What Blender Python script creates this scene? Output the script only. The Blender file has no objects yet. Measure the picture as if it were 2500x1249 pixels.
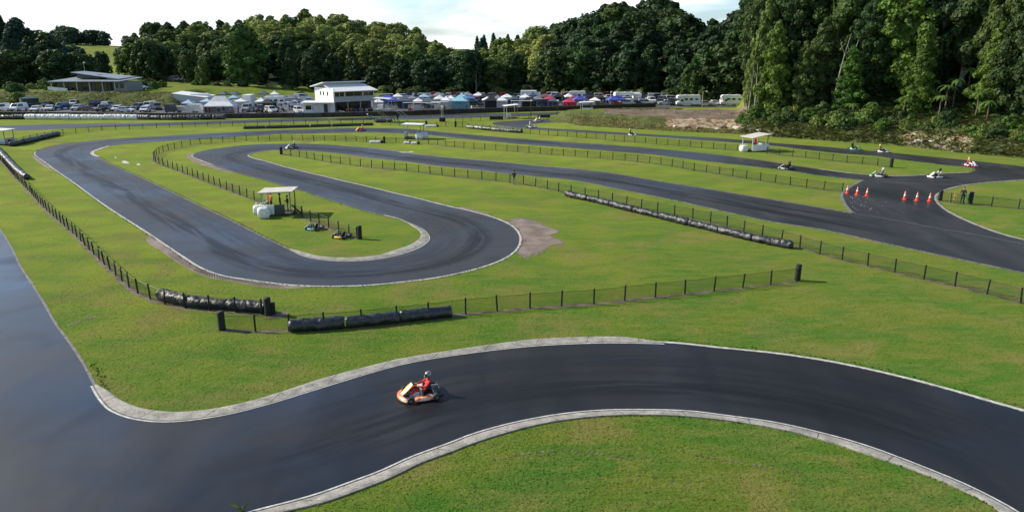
import bpy, math, random
import numpy as np
from mathutils import Vector, Matrix, geometry
R = random.Random(7)
SC = bpy.context.scene
COL = SC.collection
PI = math.pi
F, HC, YH = 1750.0, 15.5, 119.0
PITCH = math.atan((624.5 - YH) / F)
CP, SP = math.cos(PITCH), math.sin(PITCH)

# ------------------------------------------------------------------ survey: photo point -> ground point
def ray(px, py):
    u = (px - 1250) / F; v = (624.5 - py) / F
    return Vector((u, CP + v * SP, v * CP - SP))
def G(px, py, z=0.0):
    d = ray(px, py); t = (z - HC) / d.z
    return Vector((d.x * t, d.y * t, z))
def T(px):                      # slope x/y of a far column
    return (px - 1250) / F / 1.041
def ztop(py, Y):                # height that reaches photo row py at distance Y
    d = ray(1250, py); return HC + d.z / d.y * Y
def spl(P, n=6):
    out = []
    for i in range(len(P) - 1):
        p0 = P[max(i - 1, 0)]; p1 = P[i]; p2 = P[i + 1]; p3 = P[min(i + 2, len(P) - 1)]
        d01 = max(math.dist(p0, p1), 1e-3) ** .5; d12 = max(math.dist(p1, p2), 1e-3) ** .5; d23 = max(math.dist(p2, p3), 1e-3) ** .5
        for k in range(n):
            t = k / n
            r = []
            for a in (0, 1):
                m1 = (p2[a] - p1[a]) + d12 * ((p1[a] - p0[a]) / d01 - (p2[a] - p0[a]) / (d01 + d12)) if i > 0 else (p2[a] - p1[a])
                m2 = (p2[a] - p1[a]) + d12 * ((p3[a] - p2[a]) / d23 - (p3[a] - p1[a]) / (d12 + d23)) if i < len(P) - 2 else (p2[a] - p1[a])
                r.append((2*t**3 - 3*t**2 + 1) * p1[a] + (t**3 - 2*t**2 + t) * m1 + (-2*t**3 + 3*t**2) * p2[a] + (t**3 - t**2) * m2)
            out.append(tuple(r))
    out.append(tuple(P[-1]))
    return out
def WP(P, n=6, z=0.0):          # splined survey line on the ground
    return [G(a, b, z) for a, b in spl(P, n)]
def resample(W, step=None, count=None):
    L = [0]
    for a, b in zip(W, W[1:]): L.append(L[-1] + (b - a).length)
    tot = L[-1]
    if count is None: count = max(2, int(round(tot / step)) + 1)
    out = []; j = 0
    for i in range(count):
        s = tot * i / (count - 1)
        while j < len(L) - 2 and L[j + 1] < s: j += 1
        q = (s - L[j]) / max(L[j + 1] - L[j], 1e-9)
        out.append(W[j].lerp(W[j + 1], min(max(q, 0), 1)))
    return out
def ss(x):
    x = min(max(x, 0.0), 1.0); return x * x * (3 - 2 * x)
def ordw(n):
    w = ['', 'first', 'second', 'third', 'fourth', 'fifth', 'sixth', 'seventh', 'eighth', 'ninth', 'tenth', 'eleventh', 'twelfth']
    if n < len(w): return w[n]
    return '%d%s' % (n, 'th' if 10 < n % 100 < 20 else {1: 'st', 2: 'nd', 3: 'rd'}.get(n % 10, 'th'))

# ------------------------------------------------------------------ materials
def mat(name, col, rough=.6, metal=0., spec=.5, var=0., vscale=3., bump=0., bscale=20., emit=None, trans=0., coat=0., dirt=None):
    m = bpy.data.materials.new(name); m.use_nodes = True
    nt = m.node_tree; N = nt.nodes; L = nt.links; b = N['Principled BSDF']
    b.inputs['Base Color'].default_value = (*col, 1); b.inputs['Roughness'].default_value = rough
    b.inputs['Metallic'].default_value = metal; b.inputs['Specular IOR Level'].default_value = spec
    if coat: b.inputs['Coat Weight'].default_value = coat; b.inputs['Coat Roughness'].default_value = .12
    if trans: b.inputs['Transmission Weight'].default_value = trans
    tc = N.new('ShaderNodeTexCoord')
    if var or dirt:
        n = N.new('ShaderNodeTexNoise'); n.inputs['Scale'].default_value = vscale; n.inputs['Detail'].default_value = 4
        L.new(tc.outputs['Object'], n.inputs['Vector'])
        mx = N.new('ShaderNodeMix'); mx.data_type = 'RGBA'
        d2 = dirt if dirt else tuple(c * (1 - var) for c in col)
        mx.inputs['A'].default_value = (*d2, 1)
        mx.inputs['B'].default_value = (*(col if dirt else tuple(min(c * (1 + var), 1) for c in col)), 1)
        r = N.new('ShaderNodeMapRange'); r.inputs['From Min'].default_value = .35; r.inputs['From Max'].default_value = .62
        L.new(n.outputs['Fac'], r.inputs['Value']); L.new(r.outputs['Result'], mx.inputs['Factor'])
        L.new(mx.outputs['Result'], b.inputs['Base Color'])
    if bump:
        n2 = N.new('ShaderNodeTexNoise'); n2.inputs['Scale'].default_value = bscale; n2.inputs['Detail'].default_value = 3
        L.new(tc.outputs['Object'], n2.inputs['Vector'])
        bp = N.new('ShaderNodeBump'); bp.inputs['Strength'].default_value = bump; bp.inputs['Distance'].default_value = .05 if bscale != 6 else .07
        L.new(n2.outputs['Fac'], bp.inputs['Height']); L.new(bp.outputs['Normal'], b.inputs['Normal'])
    return m
def nodes(name):
    m = bpy.data.materials.new(name); m.use_nodes = True
    nt = m.node_tree; return m, nt, nt.nodes, nt.links, nt.nodes['Principled BSDF']
def noise(N, L, vec, scale, detail=4, dist=0., rough=.55):
    n = N.new('ShaderNodeTexNoise'); n.inputs['Scale'].default_value = scale; n.inputs['Detail'].default_value = detail
    n.inputs['Distortion'].default_value = dist; n.inputs['Roughness'].default_value = rough
    L.new(vec, n.inputs['Vector']); return n.outputs['Fac']
def rng(N, L, v, a, b, c=0., d=1.):
    r = N.new('ShaderNodeMapRange'); r.inputs['From Min'].default_value = a; r.inputs['From Max'].default_value = b
    r.inputs['To Min'].default_value = c; r.inputs['To Max'].default_value = d
    L.new(v, r.inputs['Value']); return r.outputs['Result']
def mixc(N, L, f, A, B, mode='MIX'):
    m = N.new('ShaderNodeMix'); m.data_type = 'RGBA'; m.blend_type = mode
    for k, x in (('A', A), ('B', B)):
        if isinstance(x, tuple): m.inputs[k].default_value = (*x, 1)
        else: L.new(x, m.inputs[k])
    if isinstance(f, float): m.inputs['Factor'].default_value = f
    else: L.new(f, m.inputs['Factor'])
    return m.outputs['Result']
def mth(N, L, op, a, b):
    m = N.new('ShaderNodeMath'); m.operation = op
    for i, x in enumerate((a, b)):
        if isinstance(x, (int, float)): m.inputs[i].default_value = x
        else: L.new(x, m.inputs[i])
    return m.outputs[0]
def mapping(N, L, vec, sc, rot=(0, 0, 0)):
    m = N.new('ShaderNodeMapping'); m.inputs['Scale'].default_value = sc; m.inputs['Rotation'].default_value = rot
    L.new(vec, m.inputs['Vector']); return m.outputs['Vector']

def grass_color(N, L, P):
    big = rng(N, L, noise(N, L, P, .055, 3), .40, .60)
    mid = rng(N, L, noise(N, L, mapping(N, L, P, (.6, 1., 1.)), .33, 4, .4), .40, .62)
    st = rng(N, L, noise(N, L, mapping(N, L, P, (.45, 1.4, 1.)), 1.1, 5), .44, .62)
    fine = noise(N, L, P, 7., 4, 0, .7)
    c = mixc(N, L, big, GC['green'], GC['olive'])
    sx = N.new('ShaderNodeSeparateXYZ'); L.new(P, sx.inputs[0])      # painted light: turf colour brightens to lime towards the sunward far left
    lit_nw = rng(N, L, mth(N, L, 'ADD', mth(N, L, 'MULTIPLY', sx.outputs['Y'], .010), mth(N, L, 'MULTIPLY', sx.outputs['X'], -.011)), .15, 1.25)
    c = mixc(N, L, mth(N, L, 'MULTIPLY', mth(N, L, 'ADD', mth(N, L, 'MULTIPLY', big, .35), .6), lit_nw), c, GC['lit_lime'])
    c = mixc(N, L, rng(N, L, noise(N, L, P, .21, 4, .6), .52, .62, 0, .7), c, GC['dry'])
    c = mixc(N, L, mth(N, L, 'MULTIPLY', mid, mth(N, L, 'SUBTRACT', .72, mth(N, L, 'MULTIPLY', lit_nw, .35))), c, GC['lush'])
    c = mixc(N, L, mth(N, L, 'MULTIPLY', st, .42), c, GC['straw'])
    v = rng(N, L, fine, .3, .7, .68, 1.32)
    mul = N.new('ShaderNodeVectorMath'); mul.operation = 'SCALE'
    L.new(c, mul.inputs[0]); L.new(v, mul.inputs['Scale'])
    return mul.outputs[0], fine
GC = dict(green=(.052, .122, .012), olive=(.102, .132, .020), lush=(.018, .112, .014), straw=(.165, .165, .045), dry=(.170, .140, .050), lit_lime=(.215, .275, .028))
def grass_mat(name):
    m, nt, N, L, b = nodes(name)
    P = N.new('ShaderNodeTexCoord').outputs['Object']
    c, fine = grass_color(N, L, P)
    L.new(c, b.inputs['Base Color']); b.inputs['Roughness'].default_value = .9; b.inputs['Specular IOR Level'].default_value = .05
    b.inputs['Sheen Weight'].default_value = .16; b.inputs['Sheen Roughness'].default_value = .5; b.inputs['Sheen Tint'].default_value = (.72, .82, .16, 1)
    bp = N.new('ShaderNodeBump'); bp.inputs['Strength'].default_value = .9; bp.inputs['Distance'].default_value = .09
    L.new(mth(N, L, 'ADD', fine, noise(N, L, P, 2.2, 3)), bp.inputs['Height']); L.new(bp.outputs['Normal'], b.inputs['Normal'])
    return m
M = {}
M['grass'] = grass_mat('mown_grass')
def terrain_mat():
    m, nt, N, L, b = nodes('terrain')
    P = N.new('ShaderNodeTexCoord').outputs['Object']
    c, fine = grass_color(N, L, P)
    def at(n):
        a = N.new('ShaderNodeAttribute'); a.attribute_name = n; return a.outputs['Fac']
    nz = noise(N, L, P, .9, 5, .3)
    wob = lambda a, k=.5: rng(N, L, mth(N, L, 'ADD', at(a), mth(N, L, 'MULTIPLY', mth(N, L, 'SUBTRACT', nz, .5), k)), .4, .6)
    rough = mixc(N, L, rng(N, L, noise(N, L, P, .5, 5), .4, .6), (.13, .14, .05), (.075, .105, .032))
    c = mixc(N, L, wob('rough', .9), c, rough)
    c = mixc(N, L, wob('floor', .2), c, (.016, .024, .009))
    yard = mixc(N, L, rng(N, L, noise(N, L, P, .3, 5), .4, .6), (.235, .185, .14), (.16, .125, .095))
    c = mixc(N, L, wob('yard'), c, yard)
    clay = mixc(N, L, rng(N, L, noise(N, L, P, .8, 5, .5), .42, .58), (.42, .36, .26), (.20, .12, .065))
    c = mixc(N, L, wob('clay', 1.1), c, clay)
    L.new(c, b.inputs['Base Color']); b.inputs['Roughness'].default_value = .9; b.inputs['Specular IOR Level'].default_value = .1
    bp = N.new('ShaderNodeBump'); bp.inputs['Strength'].default_value = 1.; bp.inputs['Distance'].default_value = .3
    L.new(mth(N, L, 'ADD', nz, noise(N, L, P, 4., 4)), bp.inputs['Height']); L.new(bp.outputs['Normal'], b.inputs['Normal'])
    return m
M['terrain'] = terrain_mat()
def asphalt_mat(name, base=1.0, damp=.5):
    m, nt, N, L, b = nodes(name)
    P = N.new('ShaderNodeTexCoord').outputs['Object']
    big = noise(N, L, mapping(N, L, P, (.5, 1., 1.), (0, 0, .5)), .09, 4, .5)
    big2 = noise(N, L, mapping(N, L, P, (1., .3, 1.), (0, 0, -.9)), .35, 4, .8)
    fine = noise(N, L, P, 30, 2)
    c = mixc(N, L, rng(N, L, big2, .35, .65), (.012 * base, .0132 * base, .0142 * base), (.027 * base, .0275 * base, .0285 * base))
    c = mixc(N, L, rng(N, L, fine, .35, .7, 0, .4), c, (.044 * base, .044 * base, .044 * base))
    L.new(c, b.inputs['Base Color'])
    ro = mth(N, L, 'ADD', rng(N, L, big, .40, .60, .60 - .25 * min(damp, 1), .66), rng(N, L, big2, .35, .65, -.05, .05))
    L.new(ro, b.inputs['Roughness']); b.inputs['Specular IOR Level'].default_value = .5 if base > .7 else .38
    if damp > 1:      # standing film of rain water, thickest on the old pavement at the left
        sx = N.new('ShaderNodeSeparateXYZ'); L.new(P, sx.inputs[0])
        west = rng(N, L, sx.outputs['X'], -8, -19)
        film = rng(N, L, mth(N, L, 'ADD', noise(N, L, mapping(N, L, P, (.8, .5, 1)), .22, 4, .6), mth(N, L, 'MULTIPLY', west, .26)), .50, .74, .03, .62)
        L.new(film, b.inputs['Coat Weight']); b.inputs['Coat Roughness'].default_value = .2; b.inputs['Coat IOR'].default_value = 1.38
    bp = N.new('ShaderNodeBump'); bp.inputs['Strength'].default_value = .3; bp.inputs['Distance'].default_value = .012
    L.new(fine, bp.inputs['Height']); L.new(bp.outputs['Normal'], b.inputs['Normal'])
    return m
M['asphalt'] = asphalt_mat('track_asphalt', 1.2, .8)
M['wet'] = asphalt_mat('damp_asphalt', .55, 1.2)
M['lot'] = asphalt_mat('paddock_asphalt', 3.6, .2)
def concrete_mat(name, a, bcol, sc=1.5):
    m, nt, N, L, b = nodes(name)
    P = N.new('ShaderNodeTexCoord').outputs['Object']
    c = mixc(N, L, rng(N, L, noise(N, L, P, sc, 6, .3), .36, .66), a, bcol)
    c = mixc(N, L, rng(N, L, noise(N, L, P, 9, 4), .5, .75, 0, .6), c, tuple(x * .55 for x in a))
    L.new(c, b.inputs['Base Color']); b.inputs['Roughness'].default_value = .8
    bp = N.new('ShaderNodeBump'); bp.inputs['Strength'].default_value = .5; bp.inputs['Distance'].default_value = .02
    L.new(noise(N, L, P, 12, 4), bp.inputs['Height']); L.new(bp.outputs['Normal'], b.inputs['Normal'])
    return m
M['kerb'] = concrete_mat('kerb_concrete', (.22, .21, .19), (.42, .40, .36))
M['line'] = concrete_mat('edge_paint', (.36, .36, .35), (.62, .62, .60), 3)
M['line_dull'] = concrete_mat('worn_edge_concrete', (.10, .10, .095), (.24, .235, .22), 2.2)
M['soil'] = concrete_mat('bare_soil', (.060, .042, .026), (.20, .165, .11), 1.3)
M['dirt'] = concrete_mat('loose_dirt', (.15, .115, .092), (.27, .215, .18), .7)
M['groove'] = mat('groove', (.02, .018, .016), .9)
M['black'] = mat('black_post', (.008, .009, .010), .55)
M['rubber'] = mat('rubber', (.012, .012, .013), .75, bump=.4, bscale=30)
M['plastic'] = mat('black_plastic_wrap', (.022, .026, .032), .34, spec=.7, bump=.9, bscale=9, var=.4, vscale=5)
M['silver'] = mat('silvery_plastic_wrap', (.022, .026, .032), .42, spec=.5, bump=.8, bscale=6, var=.6, vscale=7)
M['greywrap'] = mat('grey_wrap', (.16, .17, .18), .4, bump=.9, bscale=5, dirt=(.02, .02, .022), vscale=2.5)
M['whitewrap'] = mat('white_wrap', (.72, .73, .74), .45, bump=.5, bscale=4, var=.12)
M['bag'] = mat('woven_bag', (.70, .72, .71), .6, bump=.8, bscale=4, var=.1)
M['white'] = mat('white_paint', (.78, .79, .78), .45, var=.05, vscale=1.2)
M['offwhite'] = mat('offwhite_sheet', (.62, .61, .57), .5, var=.1, vscale=1.)
M['creamroof'] = mat('cream_roof', (.55, .52, .45), .55, var=.12, vscale=1.5)
M['grey'] = mat('grey_paint', (.25, .26, .27), .5, var=.1)
M['lightgrey'] = mat('light_grey', (.45, .47, .48), .5, var=.08)
M['darkgrey'] = mat('dark_grey', (.06, .062, .065), .55, var=.2)
M['darkwood'] = mat('dark_timber', (.045, .035, .026), .8, var=.3, vscale=2, bump=.3)
M['wood'] = mat('weathered_timber', (.28, .24, .18), .8, var=.25, vscale=2)
M['glass'] = mat('window_glass', (.015, .02, .022), .08, spec=.8)
M['tyre'] = mat('tyre', (.014, .014, .015), .7)
M['rim'] = mat('rim', (.35, .36, .37), .3, metal=.8)
M['chrome'] = mat('steel', (.42, .43, .44), .3, metal=.85)
M['skin'] = mat('skin', (.42, .24, .17), .55)
M['orange'] = mat('hi_vis_orange', (.85, .13, .03), .6)
M['conered'] = mat('cone_red', (.80, .075, .035), .5)
M['red'] = mat('red_paint', (.62, .025, .02), .35, coat=.4)
M['yellow'] = mat('yellow_paint', (.85, .58, .05), .4)
M['headlamp'] = mat('lamp_lens', (.7, .72, .75), .15, spec=.8)
M['taillamp'] = mat('tail_lens', (.4, .01, .01), .2)
M['tank'] = mat('green_tank', (.018, .05, .042), .45, var=.2)
M['roofgrey'] = mat('grey_metal_roof', (.22, .25, .27), .45, var=.1, vscale=.6)
M['green'] = mat('green_cloth', (.02, .22, .11), .7)
M['bark'] = mat('bark', (.12, .095, .07), .9, var=.35, vscale=1.5, bump=.6, bscale=6)
M['palebark'] = mat('pale_bark', (.24, .22, .18), .85, var=.3, vscale=1.2, bump=.4)

# ------------------------------------------------------------------ mesh builder
class MB:
    def __init__(s): s.v = []; s.f = []; s.m = []; s.cur = 0
    def add(s, V, Fc):
        o = len(s.v); s.v += [tuple(p) for p in V]; s.f += [tuple(i + o for i in f) for f in Fc]; s.m += [s.cur] * len(Fc); return s
    def box(s, c, d, rz=0., ry=0., rx=0., bev=0.):
        hx, hy, hz = d[0] / 2, d[1] / 2, d[2] / 2
        Mx = Matrix.Translation(Vector(c)) @ Matrix.Rotation(rz, 4, 'Z') @ Matrix.Rotation(ry, 4, 'Y') @ Matrix.Rotation(rx, 4, 'X')
        if bev <= 0:
            V = [Mx @ Vector((x * hx, y * hy, z * hz)) for x in (-1, 1) for y in (-1, 1) for z in (-1, 1)]
            return s.add(V, [(0, 1, 3, 2), (4, 6, 7, 5), (0, 4, 5, 1), (2, 3, 7, 6), (0, 2, 6, 4), (1, 5, 7, 3)])
        b = min(bev, hx * .9, hy * .9, hz * .9); rings = []
        for z, i in ((-hz, b), (-hz + b, 0), (hz - b, 0), (hz, b)):
            X, Y = hx - i, hy - i; q = b * .7 if i == 0 else b * .35
            rings.append([Mx @ Vector(p + (z,)) for p in ((X - q, -Y), (X, -Y + q), (X, Y - q), (X - q, Y), (-X + q, Y), (-X, Y - q), (-X, -Y + q), (-X + q, -Y))])
        return s.loft(rings)
    def loft(s, rings, cap=True, close=True):
        n = len(rings[0]); V = [p for r in rings for p in r]; Fc = []
        for i in range(len(rings) - 1):
            for j in range(n if close else n - 1):
                a = i * n + j; b2 = i * n + (j + 1) % n; Fc.append((a, b2, b2 + n, a + n))
        if cap:
            Fc.append(tuple(reversed(range(n)))); Fc.append(tuple(range((len(rings) - 1) * n, len(rings) * n)))
        return s.add(V, Fc)
    def tube(s, P, r, n=8, cap=True):
        P = [Vector(p) for p in P]; rr = r if isinstance(r, (list, tuple)) else [r] * len(P); rings = []
        for i, p in enumerate(P):
            d = (P[min(i + 1, len(P) - 1)] - P[max(i - 1, 0)]).normalized()
            a = d.cross(Vector((0, 0, 1)));
            if a.length < .05: a = d.cross(Vector((0, 1, 0)))
            a.normalize(); b = a.cross(d)
            rings.append([p + (a * math.cos(2 * PI * k / n) + b * math.sin(2 * PI * k / n)) * rr[i] for k in range(n)])
        return s.loft(rings, cap)
    def cyl(s, c, r, h, n=12, r2=None, axis='Z'):
        c = Vector(c); ax = {'Z': Vector((0, 0, 1)), 'Y': Vector((0, 1, 0)), 'X': Vector((1, 0, 0))}[axis]
        return s.tube([c - ax * h / 2, c + ax * h / 2], [r, r if r2 is None else r2], n)
    def ball(s, c, r, n=10, m=7, sc=(1, 1, 1), jit=0., rnd=None):
        rings = []
        for i in range(1, m):
            th = PI * i / m
            ring = []
            for k in range(n):
                ph = 2 * PI * k / n; q = 1 + (rnd.uniform(-jit, jit) if jit else 0)
                ring.append(Vector(c) + Vector((math.sin(th) * math.cos(ph) * sc[0], math.sin(th) * math.sin(ph) * sc[1], -math.cos(th) * sc[2])) * r * q)
            rings.append(ring)
        return s.loft(rings)
    def prism(s, P, y0, y1, wf=None):         # side profile (x,z) extruded along y
        wf = wf or (lambda x, z: 1)
        return s.loft([[Vector((x, y0 * wf(x, z), z)) for x, z in P], [Vector((x, y1 * wf(x, z), z)) for x, z in P]])
    def build(s, name, mats, parent=None, smooth=False, loc=None):
        me = bpy.data.meshes.new(name); me.from_pydata(s.v, [], s.f)
        mats = mats if isinstance(mats, (list, tuple)) else [mats]
        for m in mats: me.materials.append(M[m] if isinstance(m, str) else m)
        if len(mats) > 1: me.polygons.foreach_set('material_index', s.m)
        if smooth: me.polygons.foreach_set('use_smooth', [True] * len(me.polygons))
        me.update()
        return link(name, me, parent)
def link(name, me, parent=None):
    o = bpy.data.objects.new(name, me); COL.objects.link(o)
    if parent is not None: o.parent = parent
    return o
def tag(o, label=None, cat=None, group=None, kind=None):
    if label: o['label'] = label
    if cat: o['category'] = cat
    if group: o['group'] = group
    if kind: o['kind'] = kind
    return o
def empty(name, loc=(0, 0, 0), rz=0., label=None, cat=None, group=None):
    o = bpy.data.objects.new(name, None); o.empty_display_size = .3; COL.objects.link(o); o.location = loc; o.rotation_euler = (0, 0, rz)
    return tag(o, label, cat, group)
def kids(o): return KIDS.get(o.name, [])
KIDS = {}
def reg(root, parts):          # remember the parts so copies need no search
    KIDS[root.name] = parts; return root
def dup(o, loc=None, rz=None, label=None, group=None, cat=None, scale=None):
    c = o.copy(); COL.objects.link(c)
    def rec(src, dst):
        for ch in src.children:
            k = ch.copy(); COL.objects.link(k); k.parent = dst; rec(ch, k)
    rec(o, c)
    if loc is not None: c.location = loc
    if rz is not None: c.rotation_euler = (0, 0, rz)
    if scale is not None: c.scale = (scale,) * 3 if isinstance(scale, (int, float)) else scale
    return tag(c, label, cat, group)
_used = set()
def use(proto, *a, **k):       # first use moves the prototype itself, later uses copy it
    if proto.name not in _used:
        _used.add(proto.name); loc = a[0] if a else k.get('loc'); rz = a[1] if len(a) > 1 else k.get('rz')
        if loc is not None: proto.location = loc
        if rz is not None: proto.rotation_euler = (0, 0, rz)
        sc = k.get('scale')
        if sc is not None: proto.scale = (sc,) * 3 if isinstance(sc, (int, float)) else sc
        return tag(proto, k.get('label'), k.get('cat'), k.get('group'))
    return dup(proto, *a, **k)
# ------------------------------------------------------------------ camera, light, sky
cd = bpy.data.cameras.new('camera'); cam = bpy.data.objects.new('camera', cd); COL.objects.link(cam)
cam.location = (0, 0, HC); cam.rotation_euler = (PI / 2 - PITCH, 0, 0); cd.sensor_width = 36; cd.lens = 36 * F / 2500
cd.clip_start = .5; cd.clip_end = 6000; SC.camera = cam
EL, AZ = math.radians(33), math.radians(-76)      # azimuth from +Y towards +X
SUND = Vector((math.sin(AZ) * math.cos(EL), math.cos(AZ) * math.cos(EL), math.sin(EL)))
sd = bpy.data.lights.new('sun', 'SUN'); sd.energy = 5.0; sd.angle = math.radians(.6); sd.color = (1, .91, .74)
so = bpy.data.objects.new('sun', sd); COL.objects.link(so); so.rotation_euler = SUND.to_track_quat('Z', 'Y').to_euler()
w = bpy.data.worlds.new('World'); SC.world = w; w.use_nodes = True
N, L = w.node_tree.nodes, w.node_tree.links; bg = N['Background']
sky = N.new('ShaderNodeTexSky'); sky.sky_type = 'NISHITA'; sky.sun_disc = False; sky.sun_elevation = EL; sky.sun_rotation = AZ % (2 * PI)
tc = N.new('ShaderNodeTexCoord')
sep = N.new('ShaderNodeSeparateXYZ'); L.new(tc.outputs['Generated'], sep.inputs[0])
zc = mth(N, L, 'MAXIMUM', sep.outputs['Z'], 0.0)
den = mth(N, L, 'ADD', zc, .16)
cx = mth(N, L, 'DIVIDE', sep.outputs['X'], den); cy = mth(N, L, 'DIVIDE', sep.outputs['Y'], den)
cmb = N.new('ShaderNodeCombineXYZ'); L.new(cx, cmb.inputs[0]); L.new(cy, cmb.inputs[1])
cn = noise(N, L, cmb.outputs[0], .62, 7, .35, .55)
cover = rng(N, L, cn, .41, .58)
lowk = rng(N, L, zc, .0, .5, 1., 0.)
shade = rng(N, L, noise(N, L, mapping(N, L, cmb.outputs[0], (1, 1, 1), (0, 0, 1.3)), .9, 6, .2), .42, .64, 1., .66)
cb = mth(N, L, 'MULTIPLY', rng(N, L, zc, .03, .38, 10.8, 1.8), shade)
cl = N.new('ShaderNodeVectorMath'); cl.operation = 'SCALE'; L.new(mixc(N, L, rng(N, L, zc, .15, .5), (.97, 1.0, 1.02), (.80, .98, 1.08)), cl.inputs[0]); L.new(cb, cl.inputs['Scale'])
sc_ = N.new('ShaderNodeVectorMath'); sc_.operation = 'SCALE'; L.new(mixc(N, L, 1.0, sky.outputs[0], (.80, 1.0, 1.30), 'MULTIPLY'), sc_.inputs[0]); sc_.inputs['Scale'].default_value = 1.25
skyc = mixc(N, L, cover, sc_.outputs[0], cl.outputs[0])
L.new(skyc, bg.inputs['Color']); bg.inputs['Strength'].default_value = .105
SC.view_settings.view_transform = 'Standard'; SC.view_settings.look = 'None'; SC.view_settings.exposure = .40; SC.view_settings.gamma = 1
try:
    SC.cycles.max_bounces = 6; SC.cycles.transparent_max_bounces = 12; SC.cycles.caustics_reflective = False; SC.cycles.caustics_refractive = False
    SC.cycles.use_denoising = True; SC.cycles.sample_clamp_indirect = 6
except Exception: pass

# ------------------------------------------------------------------ ground and track
def struct(name, mb, m, smooth=False):
    return tag(mb.build(name, m, smooth=smooth), kind='structure')
gm = MB()
gx = [-1700, -700, -160, 160, 700, 1700]; gy = [-300, -60, 20, 140, 700, 1800]
for i in range(5):
    for j in range(5):
        gm.add([(gx[i], gy[j], 0), (gx[i+1], gy[j], 0), (gx[i+1], gy[j+1], 0), (gx[i], gy[j+1], 0)], [(0, 1, 2, 3)])
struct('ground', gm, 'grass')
def sheet(name, loops, z, m):
    V = [[Vector((p.x, p.y, z)) for p in lp] for lp in loops]
    tris = geometry.tessellate_polygon(V); flat = [p for lp in V for p in lp]
    mb = MB()
    tt = []
    for a, b, c in tris:
        nz = (flat[b] - flat[a]).cross(flat[c] - flat[a]).z
        tt.append((a, b, c) if nz > 0 else (a, c, b))
    mb.add(flat, tt); return struct(name, mb, m)
B3_low = [(1400,291),(1365,290),(1332,291),(1246,295.6),(1212,298),(1200.5,301),(1206,304.5),(1224,307.5),(1267,313),(1332,318),(1400,322),(1544,331),(1640,337),(1760,345.6),(1808,349),(1880,355),(1996,369),(2068,376),(2140,381),(2188,388.5),(2260,397),(2308,403),(2356,407.5),(2375,410),(2381,415),(2368,421),(2344,422.5),(2308,424),(2236,429),(2176,430.5),(2109,426),(2068,422),(1996,412.5),(1938,404),(1880,395),(1760,379),(1640,367),(1520,356.5),(1380,347),(1284,340),(1188,332),(1092,324),(1044,319),(996,315),(900,312.5),(780,315),(660,319),(540,324.5),(420,331),(288,339),(192,347.7),(144,353.7),(108,362),(89,370.5),(85,375),(91,382.5),(115,399),(134.5,414),(180,445),(240,489),(300,529),(343.5,556),(384,583),(444,623),(492,653),(540,671),(612,683),(684,692.5),(744,697),(816,698),(900,695.5),(970,689),(1066,677),(1150,659),(1210,640),(1246,621),(1263,604),(1269,585),(1264,568),(1251,553.6),(1222,538),(1162,519),(1092,503),(1020,485),(960,471),(900,456.5),(804,434),(708,411),(648,394),(617,386),(604.6,379.7),(617,373.7),(648,368),(684,366),(720,366.5),(780,370),(840,376),(900,384.5),(996,395),(1068,405),(1140,412),(1260,426.5),(1380,437),(1452,449),(1520,463),(1640,487),(1760,514),(1880,540),(2014,561),(2140,589),(2284,620),(2400,644),(2500,665.7),(2640,697)]
R_isl = [(2640,617),(2500,585.5),(2440,570),(2380,548),(2332,526.6),(2303.6,510),(2284,490.6),(2282,478.5),(2296,468),(2327.6,457),(2368,450),(2428,444),(2500,439),(2640,431)]
B3_top = [(2640,421),(2500,406.5),(2380,393),(2284,383.7),(2188,374),(2092,365.6),(1996,357),(1900,350),(1856,345.6),(1760,338),(1640,331),(1520,324),(1400,316.5),(1332,313),(1290,309),(1283,306.8),(1311,302),(1375,298),(1402,297)]
I_mid_a = [(2109,440),(1996,427.5),(1928,417),(1808,403),(1688,389),(1592,377),(1500,369.5),(1404,361.7),(1308,354.5),(1212,346),(1116,337),(1020,328),(900,323),(780,325.6),(660,329),(540,336.4),(420,343.7),(324,350),(264,357),(235,365.7),(221,373),(224,378),(237,383),(264,398),(312,420),(360,441),(432,476),(504,510),(572,543),(636,576),(708,609.7),(749,626.5),(804,635),(852,636.5),(900,634),(945,627.5),(982,618.5),(1023,603),(1044.6,586),(1045.8,577),(1037,564),(1018,552.4),(984.5,538),(910,519),(852,502),(732,464),(660,443),(576,420.5),(528,405),(492,391.7),(469,381),(475,376),(504,367.7),(540,361.7),(612,354),(684,352),(756,352),(828,355.7),(900,361),(948,367),(1020,377),(1116,387),(1212,395),(1308,404.5),(1404,413),(1496,423.7),(1616,444),(1736,463),(1880,487),(1996,506),(2087,522)]
I_mid_b = [(2087,522),(2075,510),(2063,493),(2058.5,474),(2078,457),(2109,440)]
def cleancat(*Ls):
    out = []
    for l in Ls:
        for p in l:
            if not out or (p - out[-1]).length > .02: out.append(p)
    if (out[0] - out[-1]).length < .02: out.pop()
    return out
W_low = WP(B3_low); W_risl = WP(R_isl); W_top = WP(B3_top); W_ma = WP(I_mid_a); W_mb = WP(I_mid_b)
sheet('race_track', [cleancat(W_low, W_risl, W_top), cleancat(W_ma, W_mb)], .004, 'asphalt')
B4u = [(-200,310),(0,307),(144,303),(288,301),(450,298),(580,293.5),(720,289),(839,288),(965,284),(1116,279),(1290,275.5),(1400,272.5),(1480,270.5)]
B4l = [(1480,277),(1400,279.5),(1290,283),(1116,289),(1008,292),(904,293),(709,297.5),(580,301),(450,305.6),(312,309),(156,314),(96,317.6),(0,319),(-200,324)]
sheet('pit_straight', [cleancat(WP(B4u, 3), WP(B4l, 3))], .004, 'asphalt')
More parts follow.
